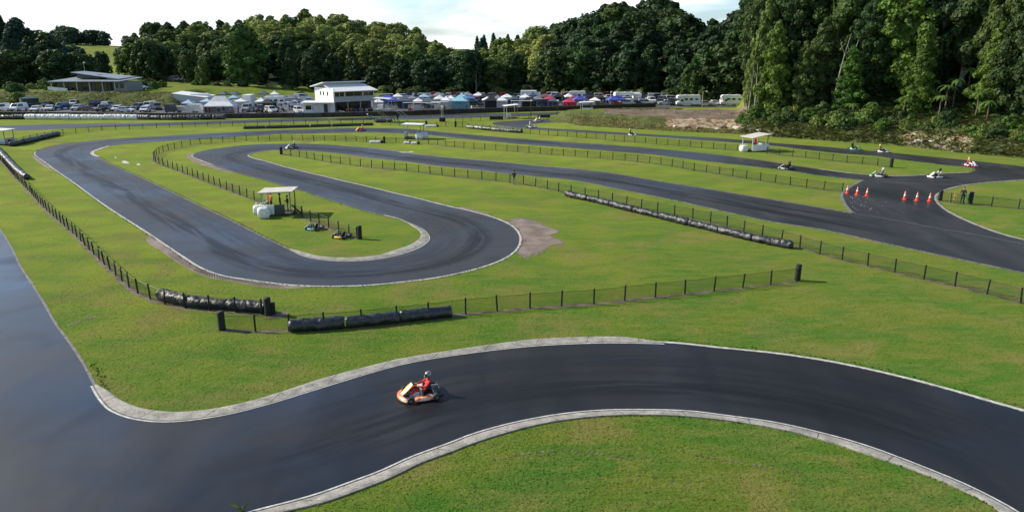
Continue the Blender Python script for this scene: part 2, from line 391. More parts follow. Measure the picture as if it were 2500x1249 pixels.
FG_u = [(-160,430),(-90,488),(-30,535),(0,563),(30,612),(48,650),(74.5,691),(105.7,741),(134.5,791.7),(168,837),(204,892.6),(229,941),(246,969.7),(270,996),(306,1013),(354,1023.7),(414,1027),(474,1022.5),(558,1009),(654,985),(750,955.5),(830,931),(900,910),(960,893.5),(1020,880),(1080,870),(1180,856),(1300,843),(1420,836.5),(1516,835),(1636,837.6),(1756,849.7),(1900,864.5),(2000,879),(2100,898),(2200,921),(2308,949),(2404,976.6),(2500,1004),(2700,1062)]
FG_l = [(2700,1400),(2600,1330),(2520,1276),(2476,1247),(2436,1224),(2356,1184),(2260,1144),(2188,1116),(2140,1098),(2068,1075),(1996,1056),(1900,1034),(1780,1016.6),(1684,1005),(1576,1001.5),(1468,1003),(1372,1012),(1300,1024),(1220,1042),(1150,1063),(1102,1082),(1006,1117),(934,1150),(862,1177),(766,1211),(622,1249),(520,1276),(380,1320)]
W_fu = WP(FG_u); W_fl = WP(FG_l)
sheet('track_surface', [cleancat(W_fu, W_fl, [G(-700, 1500), G(-1300, 700), G(-900, 480), G(-420, 425)])], .005, 'wet')
# paddock hardstanding behind the wall
sheet('paddock_surface', [cleancat(WP([(-300,286),(0,283),(300,285),(551,288),(787,287),(932,283.5),(1200,275),(1400,269.5),(1600,262),(1840,262)], 2), WP([(1840,247),(1500,236),(1200,234),(900,235),(700,243),(560,246),(500,248),(430,255),(200,256),(-300,256)], 2))], .006, 'lot')

def offset(W, d):
    out = []
    for i, p in enumerate(W):
        t = (W[min(i + 1, len(W) - 1)] - W[max(i - 1, 0)]); t.z = 0; t.normalize()
        out.append(p + Vector((-t.y, t.x, 0)) * d)
    return out
def strip(mb, A, B, z0, z1=None):
    z1 = z0 if z1 is None else z1; n = len(A); o = len(mb.v)
    mb.add([(p.x, p.y, z0) for p in A] + [(p.x, p.y, z1) for p in B], [])
    for i in range(n - 1):
        f = (i, i + 1, n + i + 1, n + i)
        a, b, c = (mb.v[o + k] for k in f[:3])
        if (b[0]-a[0])*(c[1]-a[1]) - (b[1]-a[1])*(c[0]-a[0]) < 0: f = f[::-1]
        mb.f.append(tuple(o + k for k in f)); mb.m.append(mb.cur)
def edge(name, W, side, m='line_dull', wd=.16, step=.6, z=.03):
    W = resample(W, step=step); rr = random.Random(len(W))
    mb = MB(); O = offset(W, side * -.02); I = offset(W, side * wd)
    I = [p + Vector((rr.uniform(-.02, .02), rr.uniform(-.02, .02), 0)) for p in I]
    strip(mb, O, I, z, z); strip(mb, O, O, 0.0, z); strip(mb, I, I, z, 0.0)
    return struct(name, mb, m)
def near(W, p0, p1):
    a, b = G(*p0), G(*p1)
    i = min(range(len(W)), key=lambda k: (W[k] - a).length); j = min(range(len(W)), key=lambda k: (W[k] - b).length)
    return W[min(i, j):max(i, j) + 1]
# thin concrete edges round the loops: bright where the photo shows them bright
edge('kerb', W_low, -1, 'line_dull', .13, 1.0, .02)
edge('kerb', near(W_low, (89,370.5), (604.6,379.7)), -1, 'line', .17, .5, .026)
edge('kerb', near(W_low, (604.6,379.7), (2640,697)), -1, 'line_dull', .22, .5, .028)
edge('kerb', near(W_low, (604,379.7), (1300,431)), -1, 'kerb', .14, .5, .032)
edge('kerb', near(W_low, (2368,421), (1996,412.5)), -1, 'kerb', .30, .5, .032)
edge('kerb', W_ma, 1, 'line_dull', .15, .8, .022)
edge('kerb', near(W_ma, (264,357), (237,383)), 1, 'line', .45, .4, .04)
edge('kerb', near(W_ma, (264,357), (700,327)), 1, 'kerb', .14, .6, .03)
edge('kerb', near(W_ma, (520,402), (475,376)), 1, 'line', .16, .4, .03)
edge('kerb', near(W_ma, (828,355.7), (1400,413)), 1, 'kerb', .2, .6, .03)
edge('kerb', near(W_ma, (1400,413), (2087,522)), 1, 'line_dull', .2, .6, .03)
edge('kerb', W_mb, 1, 'line_dull', .3, .5, .03)
edge('kerb', W_risl, -1, 'kerb', .26, .5, .035)
edge('kerb', W_fu, 1, 'line_dull', .12, .6, .02)
edge('kerb', near(W_fu, (1560,835.8), (2700,1062)), 1, 'line', .17, .4, .03)
# painted line across the closed link road
for nm, P in (('edge_line', [(2087,522.5),(2188,538),(2284,556.6),(2380,572.5),(2500,596),(2640,624)]), ('edge_line', [(2109,440.5),(2180,445.5),(2236,448.5),(2300,450),(2368,449.5)])):
    W = resample(WP(P), step=.6); mb = MB(); strip(mb, W, offset(W, .09), .011); struct(nm, mb, 'line_dull')
# wide cast kerbs
def wide_kerb(A, B, zi=.02, zo=.075, m='kerb', joints=True, white=True):
    W0 = WP(A); n = int(sum((a - b).length for a, b in zip(W0, W0[1:])) / .35)
    a = resample(W0, count=n); b = resample(WP(B), count=n)
    mb = MB(); a2 = [p.lerp(q, .04) for p, q in zip(a, b)]; mid = [p.lerp(q, .78) for p, q in zip(a2, b)]
    strip(mb, a2, mid, zi, zo); strip(mb, mid, b, zo, zo * .8); strip(mb, a2, a2, 0, zi); strip(mb, b, b, zo * .8, 0)
    struct('kerb', mb, m)
    if white:
        mb = MB(); o1 = []; o2 = []
        for p, q in zip(a, b):
            d = (q - p); L_ = d.length; d = d.normalized() if L_ > .01 else Vector((0, 1, 0)); o1.append(p - d * .15); o2.append(p - d * .045)
        strip(mb, o1, o2, .012, .012); struct('edge_line', mb, 'line')
    if joints:
        mb = MB(); k = 6
        while k < n - 3:
            d = (a[k + 1] - a[k]).normalized() * .012
            p0, p1, p2 = a2[k], mid[k], b[k]
            mb.add([(p0 - d).xy[:] + (zi + .004,), (p0 + d).xy[:] + (zi + .004,), (p1 + d).xy[:] + (zo + .004,), (p1 - d).xy[:] + (zo + .004,)], [(0, 1, 2, 3)])
            mb.add([(p1 - d).xy[:] + (zo + .004,), (p1 + d).xy[:] + (zo + .004,), (p2 + d).xy[:] + (zo * .8 + .004,), (p2 - d).xy[:] + (zo * .8 + .004,)], [(0, 1, 2, 3)])
            k += 8
        struct('kerb_joint', mb, 'groove')
wide_kerb([(229,941),(246,969.7),(270,996),(306,1013),(354,1023.7),(414,1027),(474,1022.5),(558,1009),(654,985),(750,955.5),(830,931),(900,910),(960,893.5),(1020,880),(1080,870),(1180,856),(1300,843),(1420,836.5),(1516,835),(1622,837.4)],
          [(236,940),(262,954),(294,978),(342,997),(390,1005),(438,1007),(510,1001),(606,981.7),(702.5,953),(750,937),(830,913),(900,895.5),(960,880.5),(1020,869.5),(1080,860),(1180,845),(1300,830),(1420,824),(1516,823.5),(1565,829),(1622,837.2)])
wide_kerb(FG_l[2:], [(2480,1282),(2440,1249),(2400,1222),(2330,1189),(2230,1148),(2150,1121),(2092,1101.5),(2056,1089),(1962,1062),(1900,1048),(1780,1028.5),(1684,1018),(1576,1014),(1468,1016.6),(1372,1027),(1300,1040.6),(1220,1062),(1150,1085),(1102,1104),(1030,1130),(958,1165),(886,1194),(790,1227.6),(699,1249),(600,1276),(470,1320)], white=False)
mb = MB(); W = resample(offset(W_fl, .0), step=.5); W2 = offset(W, -.14); W1 = offset(W, -.05)
strip(mb, W1, W2, .012); struct('edge_line', mb, 'line')
wide_kerb([(708,610),(749,626.5),(804,635),(852,636.5),(900,634),(945,627.5),(982,618.5),(1023,603),(1044.6,586),(1045.8,577),(1037,564),(1018,552.4),(984.5,538),(940,527)],
          [(706,607),(740,616),(780,626),(830,630),(880,628.5),(920,625),(960,613),(1000,599),(1022,585),(1028,574),(1023,563.5),(1005,551),(978,536.5),(938,525)], joints=False)
# rumble pavers outside the entry of the hairpin
def hardpatch(name, P, z, m, n=3): return sheet(name, [cleancat([G(a, b) for a, b in spl(P + [P[0]], n)])], z, m)
def ragged(src):
    m = M[src].copy(); m.name = src + '_ragged'; nt = m.node_tree; N, L = nt.nodes, nt.links; b = N['Principled BSDF']
    at_ = N.new('ShaderNodeAttribute'); at_.attribute_name = 'inner'; P = N.new('ShaderNodeTexCoord').outputs['Object']
    k = rng(N, L, mth(N, L, 'ADD', at_.outputs['Fac'], mth(N, L, 'MULTIPLY', mth(N, L, 'SUBTRACT', noise(N, L, P, 2.6, 6, .2, .7), .5), 1.5)), .42, .60)
    tr = N.new('ShaderNodeBsdfTransparent'); mx = N.new('ShaderNodeMixShader'); L.new(k, mx.inputs[0]); L.new(tr.outputs[0], mx.inputs[1]); L.new(b.outputs[0], mx.inputs[2]); L.new(mx.outputs[0], N['Material Output'].inputs['Surface'])
    return m
RAG = {}
def patch(name, P, z, m, n=3):
    W = cleancat([G(a, b) for a, b in spl(P + [P[0]], n)]); k = len(W); c = sum(W, Vector()) / k
    if m not in RAG: RAG[m] = ragged(m)
    V = []; E_ = []
    for sc, e in ((1.12, 0), (.90, .55), (.6, 1)):
        V += [((p.x - c.x) * sc + c.x, (p.y - c.y) * sc + c.y, z) for p in W]; E_ += [e] * k
    V.append((c.x, c.y, z)); E_.append(1); Fc = []
    for r in range(2):
        for i in range(k): j = (i + 1) % k; Fc.append((r * k + i, r * k + j, (r + 1) * k + j, (r + 1) * k + i))
    for i in range(k): Fc.append((2 * k + i, 2 * k + (i + 1) % k, 3 * k))
    me = bpy.data.meshes.new(name); me.from_pydata(V, [], Fc); a_ = me.attributes.new('inner', 'FLOAT', 'POINT'); a_.data.foreach_set('value', E_); me.materials.append(RAG[m])
    return tag(link(name, me), kind='structure')
hardpatch('paved_verge', [(365,573),(357,588),(396,614.5),(444,648),(504,675.7),(576,689),(648,701),(708,704.5),(760,700),(744,697),(684,692.5),(612,683),(540,671),(492,653),(444,623),(384,583)], .010, 'dirt')
mb = MB()
A_ = resample(WP([(384,585),(444,625),(492,655),(540,673),(612,685),(684,694.5)]), count=70); B_ = resample(WP([(372,590),(396,613),(444,646),(504,674),(576,688),(648,700),(700,703)]), count=70)
for i in range(18, 69):
    a, b = A_[i], B_[i]; d = (A_[i] - A_[i-1]).normalized() * (.07 if i > 36 else .03)
    b = b + d * 2.5; strip(mb, [a.lerp(b, .1) - d, b.lerp(a, .08) - d], [a.lerp(b, .1) + d, b.lerp(a, .08) + d], .018)
struct('rumble_strip', mb, 'groove')
hardpatch('paved_verge', [(77,382.5),(85,377),(92,384),(115,400),(134.5,415),(116,411),(102,403)], .010, 'dirt')
hardpatch('paved_verge', [(454,380),(462,375),(472,374.5),(469,381),(492,392.5),(528,406),(572,420.5),(552,419.5),(492,402.5),(462,389)], .010, 'dirt')
patch('dirt_patch', [(1198,525),(1230,534),(1270,528),(1294,532),(1318,541),(1343,553),(1372,565),(1350,576),(1379,589),(1384,597),(1343,604),(1331,616),(1306,628),(1273,631.6),(1263,621),(1258,611),(1266,604),(1271,585),(1266,568),(1253,553),(1224,537)], .010, 'dirt', 4)
patch('bare_patch', [(1120,504),(1160,512),(1205,526),(1190,527),(1150,516),(1115,506)], .010, 'dirt')
for P in ([(655,772),(700,757),(706,766),(690,776),(640,780)],):
    patch('bare_patch', P, .012, 'soil')
# light scatter of clods and leaves on the link road
mb = MB(); rr = random.Random(3)
for i in range(60):
    px = 2066 + abs(rr.gauss(0, 38)); py = 476 + rr.random() * 44; q = G(px + (py - 476) * .45, py); s_ = rr.uniform(.02, .05)
    mb.ball((q.x, q.y, .02), s_, 5, 4, (1, 1, .5), .3, rr)
tag(mb.build('leaf_litter', 'lightgrey'), 'scattered clods and leaf litter on the closed link road', 'litter', kind='stuff')
# white patches of dead turf in the left island
for P in ([(296,394),(303,392),(314,396),(317,399),(305,399.5),(299,398)], [(333,400),(341,399.5),(343,403),(335,403.5)], [(280,383),(285,384),(284,386),(280,385.5)], [(972,371),(990,370.5),(996,372.5),(985,373.5)], [(996,370),(1010,369.5),(1009,371),(998,371.3)]):
    patch('pale_patch', P, .013, 'line')

# ------------------------------------------------------------------ terrain: banks, terrace, forested hills
def tbl(P, z=0.0):
    q = sorted(((g.x / g.y, g.y) for g in (G(a, b, z) for a, b in P))); return [a for a, _ in q], [b for _, b in q]
FT, FY = tbl([(1381,301),(1416,308.5),(1504,313.5),(1592,319),(1724,325),(1812,329),(1900,337),(2044,346),(2188,356),(2332,373),(2500,389),(2700,410)])
def foot(t): return float(np.interp(t, FT, FY))
SKY = [(-400,60),(-100,40),(0,36),(40,32),(70,60),(100,72),(140,105),(255,108),(262,112),(275,92),(300,88),(330,78),(370,52),(400,50),(450,45),(500,48),(530,40),(560,52),(600,40),(640,32),(700,36),(740,17),(770,30),(830,32),(850,36),(900,52),(960,50),(1000,66),(1025,58),(1060,92),(1100,115),(1120,124),(1150,105),(1175,92),(1230,88),(1290,72),(1310,66),(1370,52),(1400,46),(1440,30),(1480,4),(1520,-4),(1560,2),(1600,-10),(1640,2),(1680,36),(1700,50),(1750,42),(1800,38),(1830,5),(1850,-30),(1950,-60),(2700,-60)]
YF = [(-500,235),(0,240),(200,250),(270,300),(500,292),(600,285),(800,280),(1000,270),(1400,262),(1700,240),(1850,228),(2700,228)]
YR = [(-500,290),(0,300),(230,310),(275,420),(420,430),(740,430),(1000,420),(1120,430),(1250,420),(1400,360),(1500,330),(1680,320),(1850,290),(2700,290)]
def ip(Tb, s): return float(np.interp(s, [a for a, _ in Tb], [b for _, b in Tb]))
TREE_H = 15.0
def Hs(s, Y):                                          # s = far photo column
    t = T(s); h = 0.0
    terr = 3.4 * (1 - ss((s - 380) / 560)); h += terr * ss((Y - 200 - 32 * ss((s - 400) / 110)) / 13)
    yf, yr = ip(YF, s), ip(YR, s)
    sky_s = sum(ip(SKY, s + d) for d in (-40, -20, 0, 20, 40)) / 5
    hr = max(ztop(sky_s, yr) - TREE_H - 1.5, terr)
    if 255 < s < 310: hr = min(hr, terr + 2)
    q = min(max((Y - yf) / (yr - yf), 0), 1); h += (hr - terr) * (.35 * q + .65 * ss(q))
    far = 16 + 4 * math.sin(s * .004) + 2.5 * math.sin(s * .013)
    if Y > 470: h = h * (1 - ss((Y - 470) / 200)) + far * ss((Y - 470) / 300)
    # mound and yard in front of the right wood, then the near hillside
    if s > 1340:
        d = Y - foot(t); wm = ss((s - 1340) / 60)
        if d > -4:
            mound = (2.0 * ss(d / 10) * (1 - ss((Y - 168) / 12))) * wm - .3 * (1 - ss((d + 1) / 2))
            kh = ss((s - 1812) / 70)
            hill = 2.3 * ss(d / 6) + .30 * max(0, d - 7) + .10 * max(0, d - 16)
            hill = min(hill, 60)
            hz = mound * (1 - kh) + hill * kh
            h = max(h, hz) if d > 0 else hz
        else: h = min(h, -.5) if Y < 200 else h
    if h <= 0.02 and Y < 200: h = -.5
    return h
def H_at(x, y): return Hs(1250 + x / y * F * 1.041, y)
S_ = list(np.concatenate([np.linspace(-700, 1300, 150), np.linspace(1310, 2900, 230)]))
Y_ = list(np.concatenate([np.linspace(80, 200, 110), np.linspace(202, 330, 60), np.linspace(334, 520, 40), np.linspace(530, 1500, 40)]))
V = []; A = {k: [] for k in ('rough', 'floor', 'yard', 'clay')}
rt = random.Random(11)
for Y in Y_:
    for s in S_:
        h = Hs(s, Y); t = T(s)
        if h > .3: h += (math.sin(t * Y * .5) * math.sin(Y * .43) * .25 + rt.uniform(-.1, .1)) * min(1, h)
        V.append((t * Y, Y, h if h > -.4 else -.5))
        d = Y - foot(t) if s > 1340 else -99
        kh = ss((s - 1812) / 70)
        yf = ip(YF, s)
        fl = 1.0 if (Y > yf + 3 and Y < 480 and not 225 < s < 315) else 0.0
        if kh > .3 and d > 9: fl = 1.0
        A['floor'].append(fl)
        A['rough'].append(1.0 if (s > 1340 and -1 < d < 12) or (kh > .3 and d > 0) or (200 < Y < 212 and s < 430) else (.45 if s < 200 and Y < 250 else 0.0))
        A['yard'].append(1.0 if 9 < d < 60 and 1480 < s < 1870 and Y < 178 else 0.0)
        c = 0.0
        if 1630 < s < 1930 and 1.5 < d < 9: c = .85
        if 2240 < s < 2420 and 1 < d < 5: c = .8
        if 1900 < s < 2600 and 0 < d < 2.2: c = max(c, .28)
        A['clay'].append(c)
ns = len(S_); Fc = [(j * ns + i, j * ns + i + 1, (j + 1) * ns + i + 1, (j + 1) * ns + i) for j in range(len(Y_) - 1) for i in range(ns - 1)
      if max(V[j * ns + i][2], V[j * ns + i + 1][2], V[(j + 1) * ns + i + 1][2], V[(j + 1) * ns + i][2]) > -.45]
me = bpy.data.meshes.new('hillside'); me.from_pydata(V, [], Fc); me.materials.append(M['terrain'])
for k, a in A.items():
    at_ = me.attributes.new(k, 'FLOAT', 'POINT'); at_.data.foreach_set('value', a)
me.polygons.foreach_set('use_smooth', [True] * len(me.polygons))
tag(link('hillside', me), kind='structure')

# rubbered line and damp streaks lying along the lap
def streak_mat(name, col, ro, amt, sc):
    m, nt, N, L, b = nodes(name)
    uv = N.new('ShaderNodeTexCoord').outputs['UV']; sx = N.new('ShaderNodeSeparateXYZ'); L.new(uv, sx.inputs[0])
    n = noise(N, L, mapping(N, L, uv, (.12, sc, 1)), 1.0, 4, .4)
    a_ = N.new('ShaderNodeAttribute'); a_.attribute_name = 'fade'; fd = a_.outputs['Fac']
    ed = mth(N, L, 'SUBTRACT', 1.0, mth(N, L, 'ABSOLUTE', mth(N, L, 'SUBTRACT', mth(N, L, 'MULTIPLY', sx.outputs['Y'], 2.0), 1.0), 0))
    k = mth(N, L, 'MULTIPLY', rng(N, L, n, .38, .64), mth(N, L, 'MULTIPLY', mth(N, L, 'MULTIPLY', rng(N, L, ed, 0, .7), fd), amt))
    b.inputs['Base Color'].default_value = (*col, 1); b.inputs['Roughness'].default_value = ro
    tr = N.new('ShaderNodeBsdfTransparent'); mx = N.new('ShaderNodeMixShader'); L.new(k, mx.inputs[0]); L.new(tr.outputs[0], mx.inputs[1]); L.new(b.outputs[0], mx.inputs[2]); L.new(mx.outputs[0], N['Material Output'].inputs['Surface'])
    return m
M['rubberline'] = streak_mat('rubbered_line', (.009, .009, .010), .5, .75, 5.)
M['dampline'] = streak_mat('damp_streak', (.018, .019, .021), .30, .6, 4.)
def midline(A, B, q=.5, mx=16):
    A = resample(A, step=1.0); B = resample(B, step=.5); out = []
    for p in A:
        n = min(B, key=lambda k: (k - p).length_squared)
        if (n - p).length < mx: out.append(p.lerp(n, q))
    for _ in range(6): out = [out[0]] + [(out[i - 1] + out[i] * 2 + out[i + 1]) / 4 for i in range(1, len(out) - 1)] + [out[-1]]
    return out
def streak(name, W, wd, m, z=.0085):
    W = resample(W, step=.8); A = offset(W, wd / 2); B = offset(W, -wd / 2); n = len(W); V = []; U = []; u = 0
    for i in range(n):
        if i: u += (W[i] - W[i - 1]).length
        V += [(A[i].x, A[i].y, z), (B[i].x, B[i].y, z)]; U += [(u, 1), (u, 0)]
    me = bpy.data.meshes.new(name); me.from_pydata(V, [], [(2*i, 2*i+1, 2*i+3, 2*i+2) for i in range(n - 1)])
    uvl = me.uv_layers.new(name='UVMap')
    for lp in me.loops: uvl.data[lp.index].uv = U[lp.vertex_index]
    a_ = me.attributes.new('fade', 'FLOAT', 'POINT'); a_.data.foreach_set('value', [min(1, (i // 2) / 10, (n - 1 - i // 2) / 10) for i in range(2 * n)])
    me.materials.append(M[m]); tag(link(name, me), kind='structure')
loopW = near(W_low, (1500,355.7), (2500,665.7))
streak('racing_line', midline(loopW, W_ma, .42), 2.6, 'rubberline')
streak('damp_streak', midline(loopW, W_ma, .74), 2.2, 'dampline', .0095)
streak('racing_line', midline(W_fu[96:], W_fl, .66, 22), 3.4, 'rubberline')
streak('damp_streak', midline(W_fu[110:], W_fl, .30, 22), 2.6, 'dampline', .0095)

# tufts of real grass: on the two nearest lawns and hanging over the kerb edges
def inpoly(X, Y, Wp):
    px = np.array([p.x for p in Wp]); py = np.array([p.y for p in Wp]); r = np.zeros(len(X), bool); j = len(px) - 1
    for i in range(len(px)):
        c = ((py[i] > Y) != (py[j] > Y)) & (X < (px[j] - px[i]) * (Y - py[i]) / (py[j] - py[i] + 1e-12) + px[i]); r ^= c; j = i
    return r
rs = np.random.RandomState(3)
def tufts(label, X, Y, hmin, hmax):
    n = len(X); a = rs.uniform(0, 2 * PI, n); h = rs.uniform(hmin, hmax, n); w_ = h * rs.uniform(.25, .6, n); l = h * rs.uniform(.2, 1.1, n); b = rs.uniform(0, 2 * PI, n)
    P = np.zeros((n, 3, 3)); P[:, 0] = np.stack([X - np.cos(a) * w_, Y - np.sin(a) * w_, np.zeros(n)], 1); P[:, 1] = np.stack([X + np.cos(a) * w_, Y + np.sin(a) * w_, np.zeros(n)], 1)
    P[:, 2] = np.stack([X + np.cos(b) * l, Y + np.sin(b) * l, h], 1)
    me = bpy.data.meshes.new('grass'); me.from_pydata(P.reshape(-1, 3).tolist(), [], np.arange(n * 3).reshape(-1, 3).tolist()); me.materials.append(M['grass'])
    tag(link('grass', me), label, 'grass', kind='stuff')
X = rs.uniform(-14, 30, 60000); Y = rs.uniform(20, 36, 60000); fl = cleancat(W_fl, [G(-200, 1900)])
k = inpoly(X, Y, fl); X, Y = X[k], Y[k]
tufts('thick green grass on the lawn inside the nearest bend', X, Y, .02, .055)
X = rs.uniform(-30, 38, 130000); Y = rs.uniform(26, 62, 130000); X = X[:]; up = cleancat(W_fu, [G(2700, 425), G(-160, 425)])
k = inpoly(X, Y, up) & ~inpoly(X, Y, cleancat(W_low, W_risl, W_top)) & (rs.uniform(0, 1, len(X)) < np.clip((66 - Y) / 30, .15, 1)); X, Y = X[k], Y[k]
tufts('short mottled grass on the middle lawn behind the nearest bend', X, Y, .016, .048)
EX = []; EY = []
for W, sd_, dd in ((W_fl, 1, .45), (W_fu[60:], 1, .42), (W_low, -1, .17), (W_ma, 1, .18), (W_risl, -1, .2)):
    Q = offset(resample([p for p in W if p.y < 130 and abs(p.x) < 90], step=.10), sd_ * dd)
    for p in Q:
        for _ in range(2): EX.append(p.x + rs.normal() * .07); EY.append(p.y + rs.normal() * .07)
tufts('ragged grass fringe along the kerb edges', np.array(EX), np.array(EY), .03, .11)
# pocked marks left in the turf
for i, (px, py) in enumerate([(1205 + 12 * j, 1122 - 22 * math.sin(j / 28 * PI)) for j in range(29)] + [(1700 + 14 * j, 1112 + j * 2.2) for j in range(20)] + [(1560 + 40 * j, 1160 + 6 * j) for j in range(4)] + [(158 + 9 * j, 796 - 2.8 * j) for j in range(9)]):
    if i % 5 == 3: continue
    q = G(px, py); a = .07 + .05 * rs.rand(); patch('bare_patch', [(px - 5, py - 1), (px + 1, py - 3), (px + 5, py), (px, py + 2.5)], .012, 'soil', 2)


# ------------------------------------------------------------------ trees
def leaf_mat():
    m, nt, N, L, b = nodes('foliage')
    oi = N.new('ShaderNodeObjectInfo'); P = N.new('ShaderNodeTexCoord').outputs['Object']
    g = N.new('ShaderNodeNewGeometry')
    v = rng(N, L, noise(N, L, P, .55, 3), .35, .65, .72, 1.30)
    v2 = rng(N, L, noise(N, L, P, 3.5, 2), .3, .7, .75, 1.25)
    vv = mth(N, L, 'MULTIPLY', v, v2)
    sc = N.new('ShaderNodeVectorMath'); sc.operation = 'SCALE'; L.new(oi.outputs['Color'], sc.inputs[0]); L.new(vv, sc.inputs['Scale'])
    hs = N.new('ShaderNodeHueSaturation'); L.new(sc.outputs[0], hs.inputs['Color']); L.new(rng(N, L, oi.outputs['Random'], 0, 1, .475, .515), hs.inputs['Hue'])
    L.new(hs.outputs[0], b.inputs['Base Color']); b.inputs['Roughness'].default_value = .62; b.inputs['Specular IOR Level'].default_value = .25
    tr = N.new('ShaderNodeBsdfTranslucent')
    ts = N.new('ShaderNodeVectorMath'); ts.operation = 'MULTIPLY'; L.new(hs.outputs[0], ts.inputs[0]); ts.inputs[1].default_value = (1.1, 1.25, .6); L.new(ts.outputs[0], tr.inputs['Color'])
    mx = N.new('ShaderNodeMixShader'); mx.inputs[0].default_value = .22
    L.new(b.outputs[0], mx.inputs[1]); L.new(tr.outputs[0], mx.inputs[2]); L.new(mx.outputs[0], N['Material Output'].inputs['Surface'])
    return m
M['leaf'] = leaf_mat()
def crown_mesh(name, seed, H, Rr, prof, z0=.08, nb=60, ncard=50, card=.55, lump=.30, core=.62, droop=0., fcore=True):
    rs = np.random.RandomState(seed); V = []; Fc = []
    def addcards(C, Nn, size):
        n = len(C); r = rs.normal(size=(n, 3)); t = np.cross(Nn, r); t /= np.linalg.norm(t, axis=1)[:, None] + 1e-9; b = np.cross(Nn, t)
        sz = size * rs.uniform(.55, 1.35, n)[:, None]; q = rs.uniform(.45, 1., (n, 4, 1))
        P = np.stack([C + t * sz * q[:, 0], C + b * sz * q[:, 1] * .8, C - t * sz * q[:, 2], C - b * sz * q[:, 3] * .8], 1)
        P[:, 0, 2] -= droop * sz[:, 0]; o = len(V) * 0
        return P.reshape(-1, 3)
    PV = []
    fr = (np.arange(nb) + .5) / nb; rs.shuffle(fr); f = z0 + (1 - z0) * fr ** .85
    ang = rs.uniform(0, 2 * PI, nb)
    for i in range(nb):
        rp = Rr * prof(f[i]); rb = max(lump * Rr * rs.uniform(.7, 1.25) * (.55 + .45 * prof(f[i])), .35)
        rad = max(rp - rb * .6, 0) * rs.uniform(.8, 1.08)
        c = np.array([math.cos(ang[i]) * rad, math.sin(ang[i]) * rad, f[i] * H - rb * .3])
        n = int(ncard * (rb / (lump * Rr)) ** 1.5) + 8
        d = rs.normal(size=(n, 3)); out = np.array([math.cos(ang[i]), math.sin(ang[i]), .35])
        d += out * .75; d /= np.linalg.norm(d, axis=1)[:, None]
        C = c + d * rb * rs.uniform(.75, 1.1, (n, 1)) * np.array([1, 1, .85])
        Nn = d + rs.normal(size=(n, 3)) * .42; Nn /= np.linalg.norm(Nn, axis=1)[:, None]
        PV.append(addcards(C, Nn, card))
    ni = int(nb * ncard * .16); fi = z0 + (1 - z0) * rs.uniform(.02, .9, ni); ai = rs.uniform(0, 2 * PI, ni)
    ri = Rr * np.array([prof(q) for q in fi]) * rs.uniform(.25, core, ni); C = np.stack([np.cos(ai) * ri, np.sin(ai) * ri, fi * H], 1)
    Nn = np.stack([np.cos(ai), np.sin(ai), np.zeros(ni)], 1) + rs.normal(size=(ni, 3)) * .4; Nn /= np.linalg.norm(Nn, axis=1)[:, None]
    PV.append(addcards(C, Nn, card * 2.3))
    P = np.concatenate(PV); nq = len(P) // 4
    Q = np.arange(nq * 4).reshape(-1, 4)
    V = P.tolist(); Fc = Q.tolist()
    me_n = int(nb * ncard * .22)
    me = bpy.data.meshes.new(name); me.from_pydata(V, [], Fc); me.materials.append(M['leaf']); me.update(); return me
def trunk_mesh(seed, H, r, m='bark', limbs=4, lean=.03):
    rr = random.Random(seed); mb = MB()
    P = [Vector((rr.uniform(-lean, lean) * H * k / 5, rr.uniform(-lean, lean) * H * k / 5, H * k / 5 - .5 * (k == 0))) for k in range(6)]
    mb.tube(P, [r * (1.3 if k == 0 else 1 - .16 * k) for k in range(6)], 7)
    for i in range(limbs):
        k = rr.randint(1, 4); a = rr.uniform(0, 2 * PI); l = H * rr.uniform(.14, .26); p = P[k]
        mb.tube([p, p + Vector((math.cos(a), math.sin(a), .8)) * l * .5, p + Vector((math.cos(a), math.sin(a), 1.2)) * l], [r * .4, r * .28, r * .12], 5)
    me = bpy.data.meshes.new('trunk'); me.from_pydata(mb.v, [], mb.f); me.materials.append(M[m]); me.update(); return me
dome = lambda f: math.sqrt(max(1 - ((f - .55) / .5) ** 2, .02)) if f > .55 else (.55 + .45 * math.sin(PI / 2 * min(f / .5, 1)))
oval = lambda f: max(.12, math.sin(PI * (.12 + .86 * f)) ** .7)
cone = lambda f: max(.06, (1 - f) ** .75 * (1 if f > .12 else .6 + f * 3.3))
colm = lambda f: max(.10, (1 - f ** 3.2)) * (.75 + .25 * min(f * 4, 1))
PROTO = {}
def species(key, variants, H, Rr, prof, **k):
    tk = k.pop('tk', dict(m='bark', limbs=4)); L_ = []
    for i in range(variants):
        L_.append((crown_mesh('crown', R.randint(0, 10**6), H, Rr * R.uniform(.92, 1.08), prof, **k), trunk_mesh(i + len(key), H * .72, H * .018 + .08, **tk)))
    PROTO[key] = (H, L_)
species('round', 3, 15, 5.2, dome, nb=70, ncard=46, card=.62, lump=.30)
species('oval', 3, 16, 4.0, oval, nb=64, ncard=44, card=.58, lump=.30)
species('cone', 3, 15, 3.6, cone, nb=70, ncard=36, card=.50, lump=.28)
species('column', 2, 16, 3.0, colm, nb=64, ncard=38, card=.52, lump=.34)
species('ragged', 3, 20, 5.0, lambda f: max(.1, oval(f)) * (.8 + .2 * math.sin(f * 23)), nb=64, ncard=90, card=.42, lump=.24, z0=.22, tk=dict(m='palebark', limbs=7), core=.45)
species('bigcone', 3, 21, 5.6, lambda f: max(.08, (1 - f) ** .6 * min(1, .6 + f * 3)) * (.86 + .2 * math.sin(f * 30)), nb=150, ncard=95, card=.30, lump=.20, core=.6, z0=.04, droop=.5)
species('bigoval', 3, 20, 5.4, oval, nb=150, ncard=100, card=.31, lump=.20, core=.65, z0=.04, droop=.3)
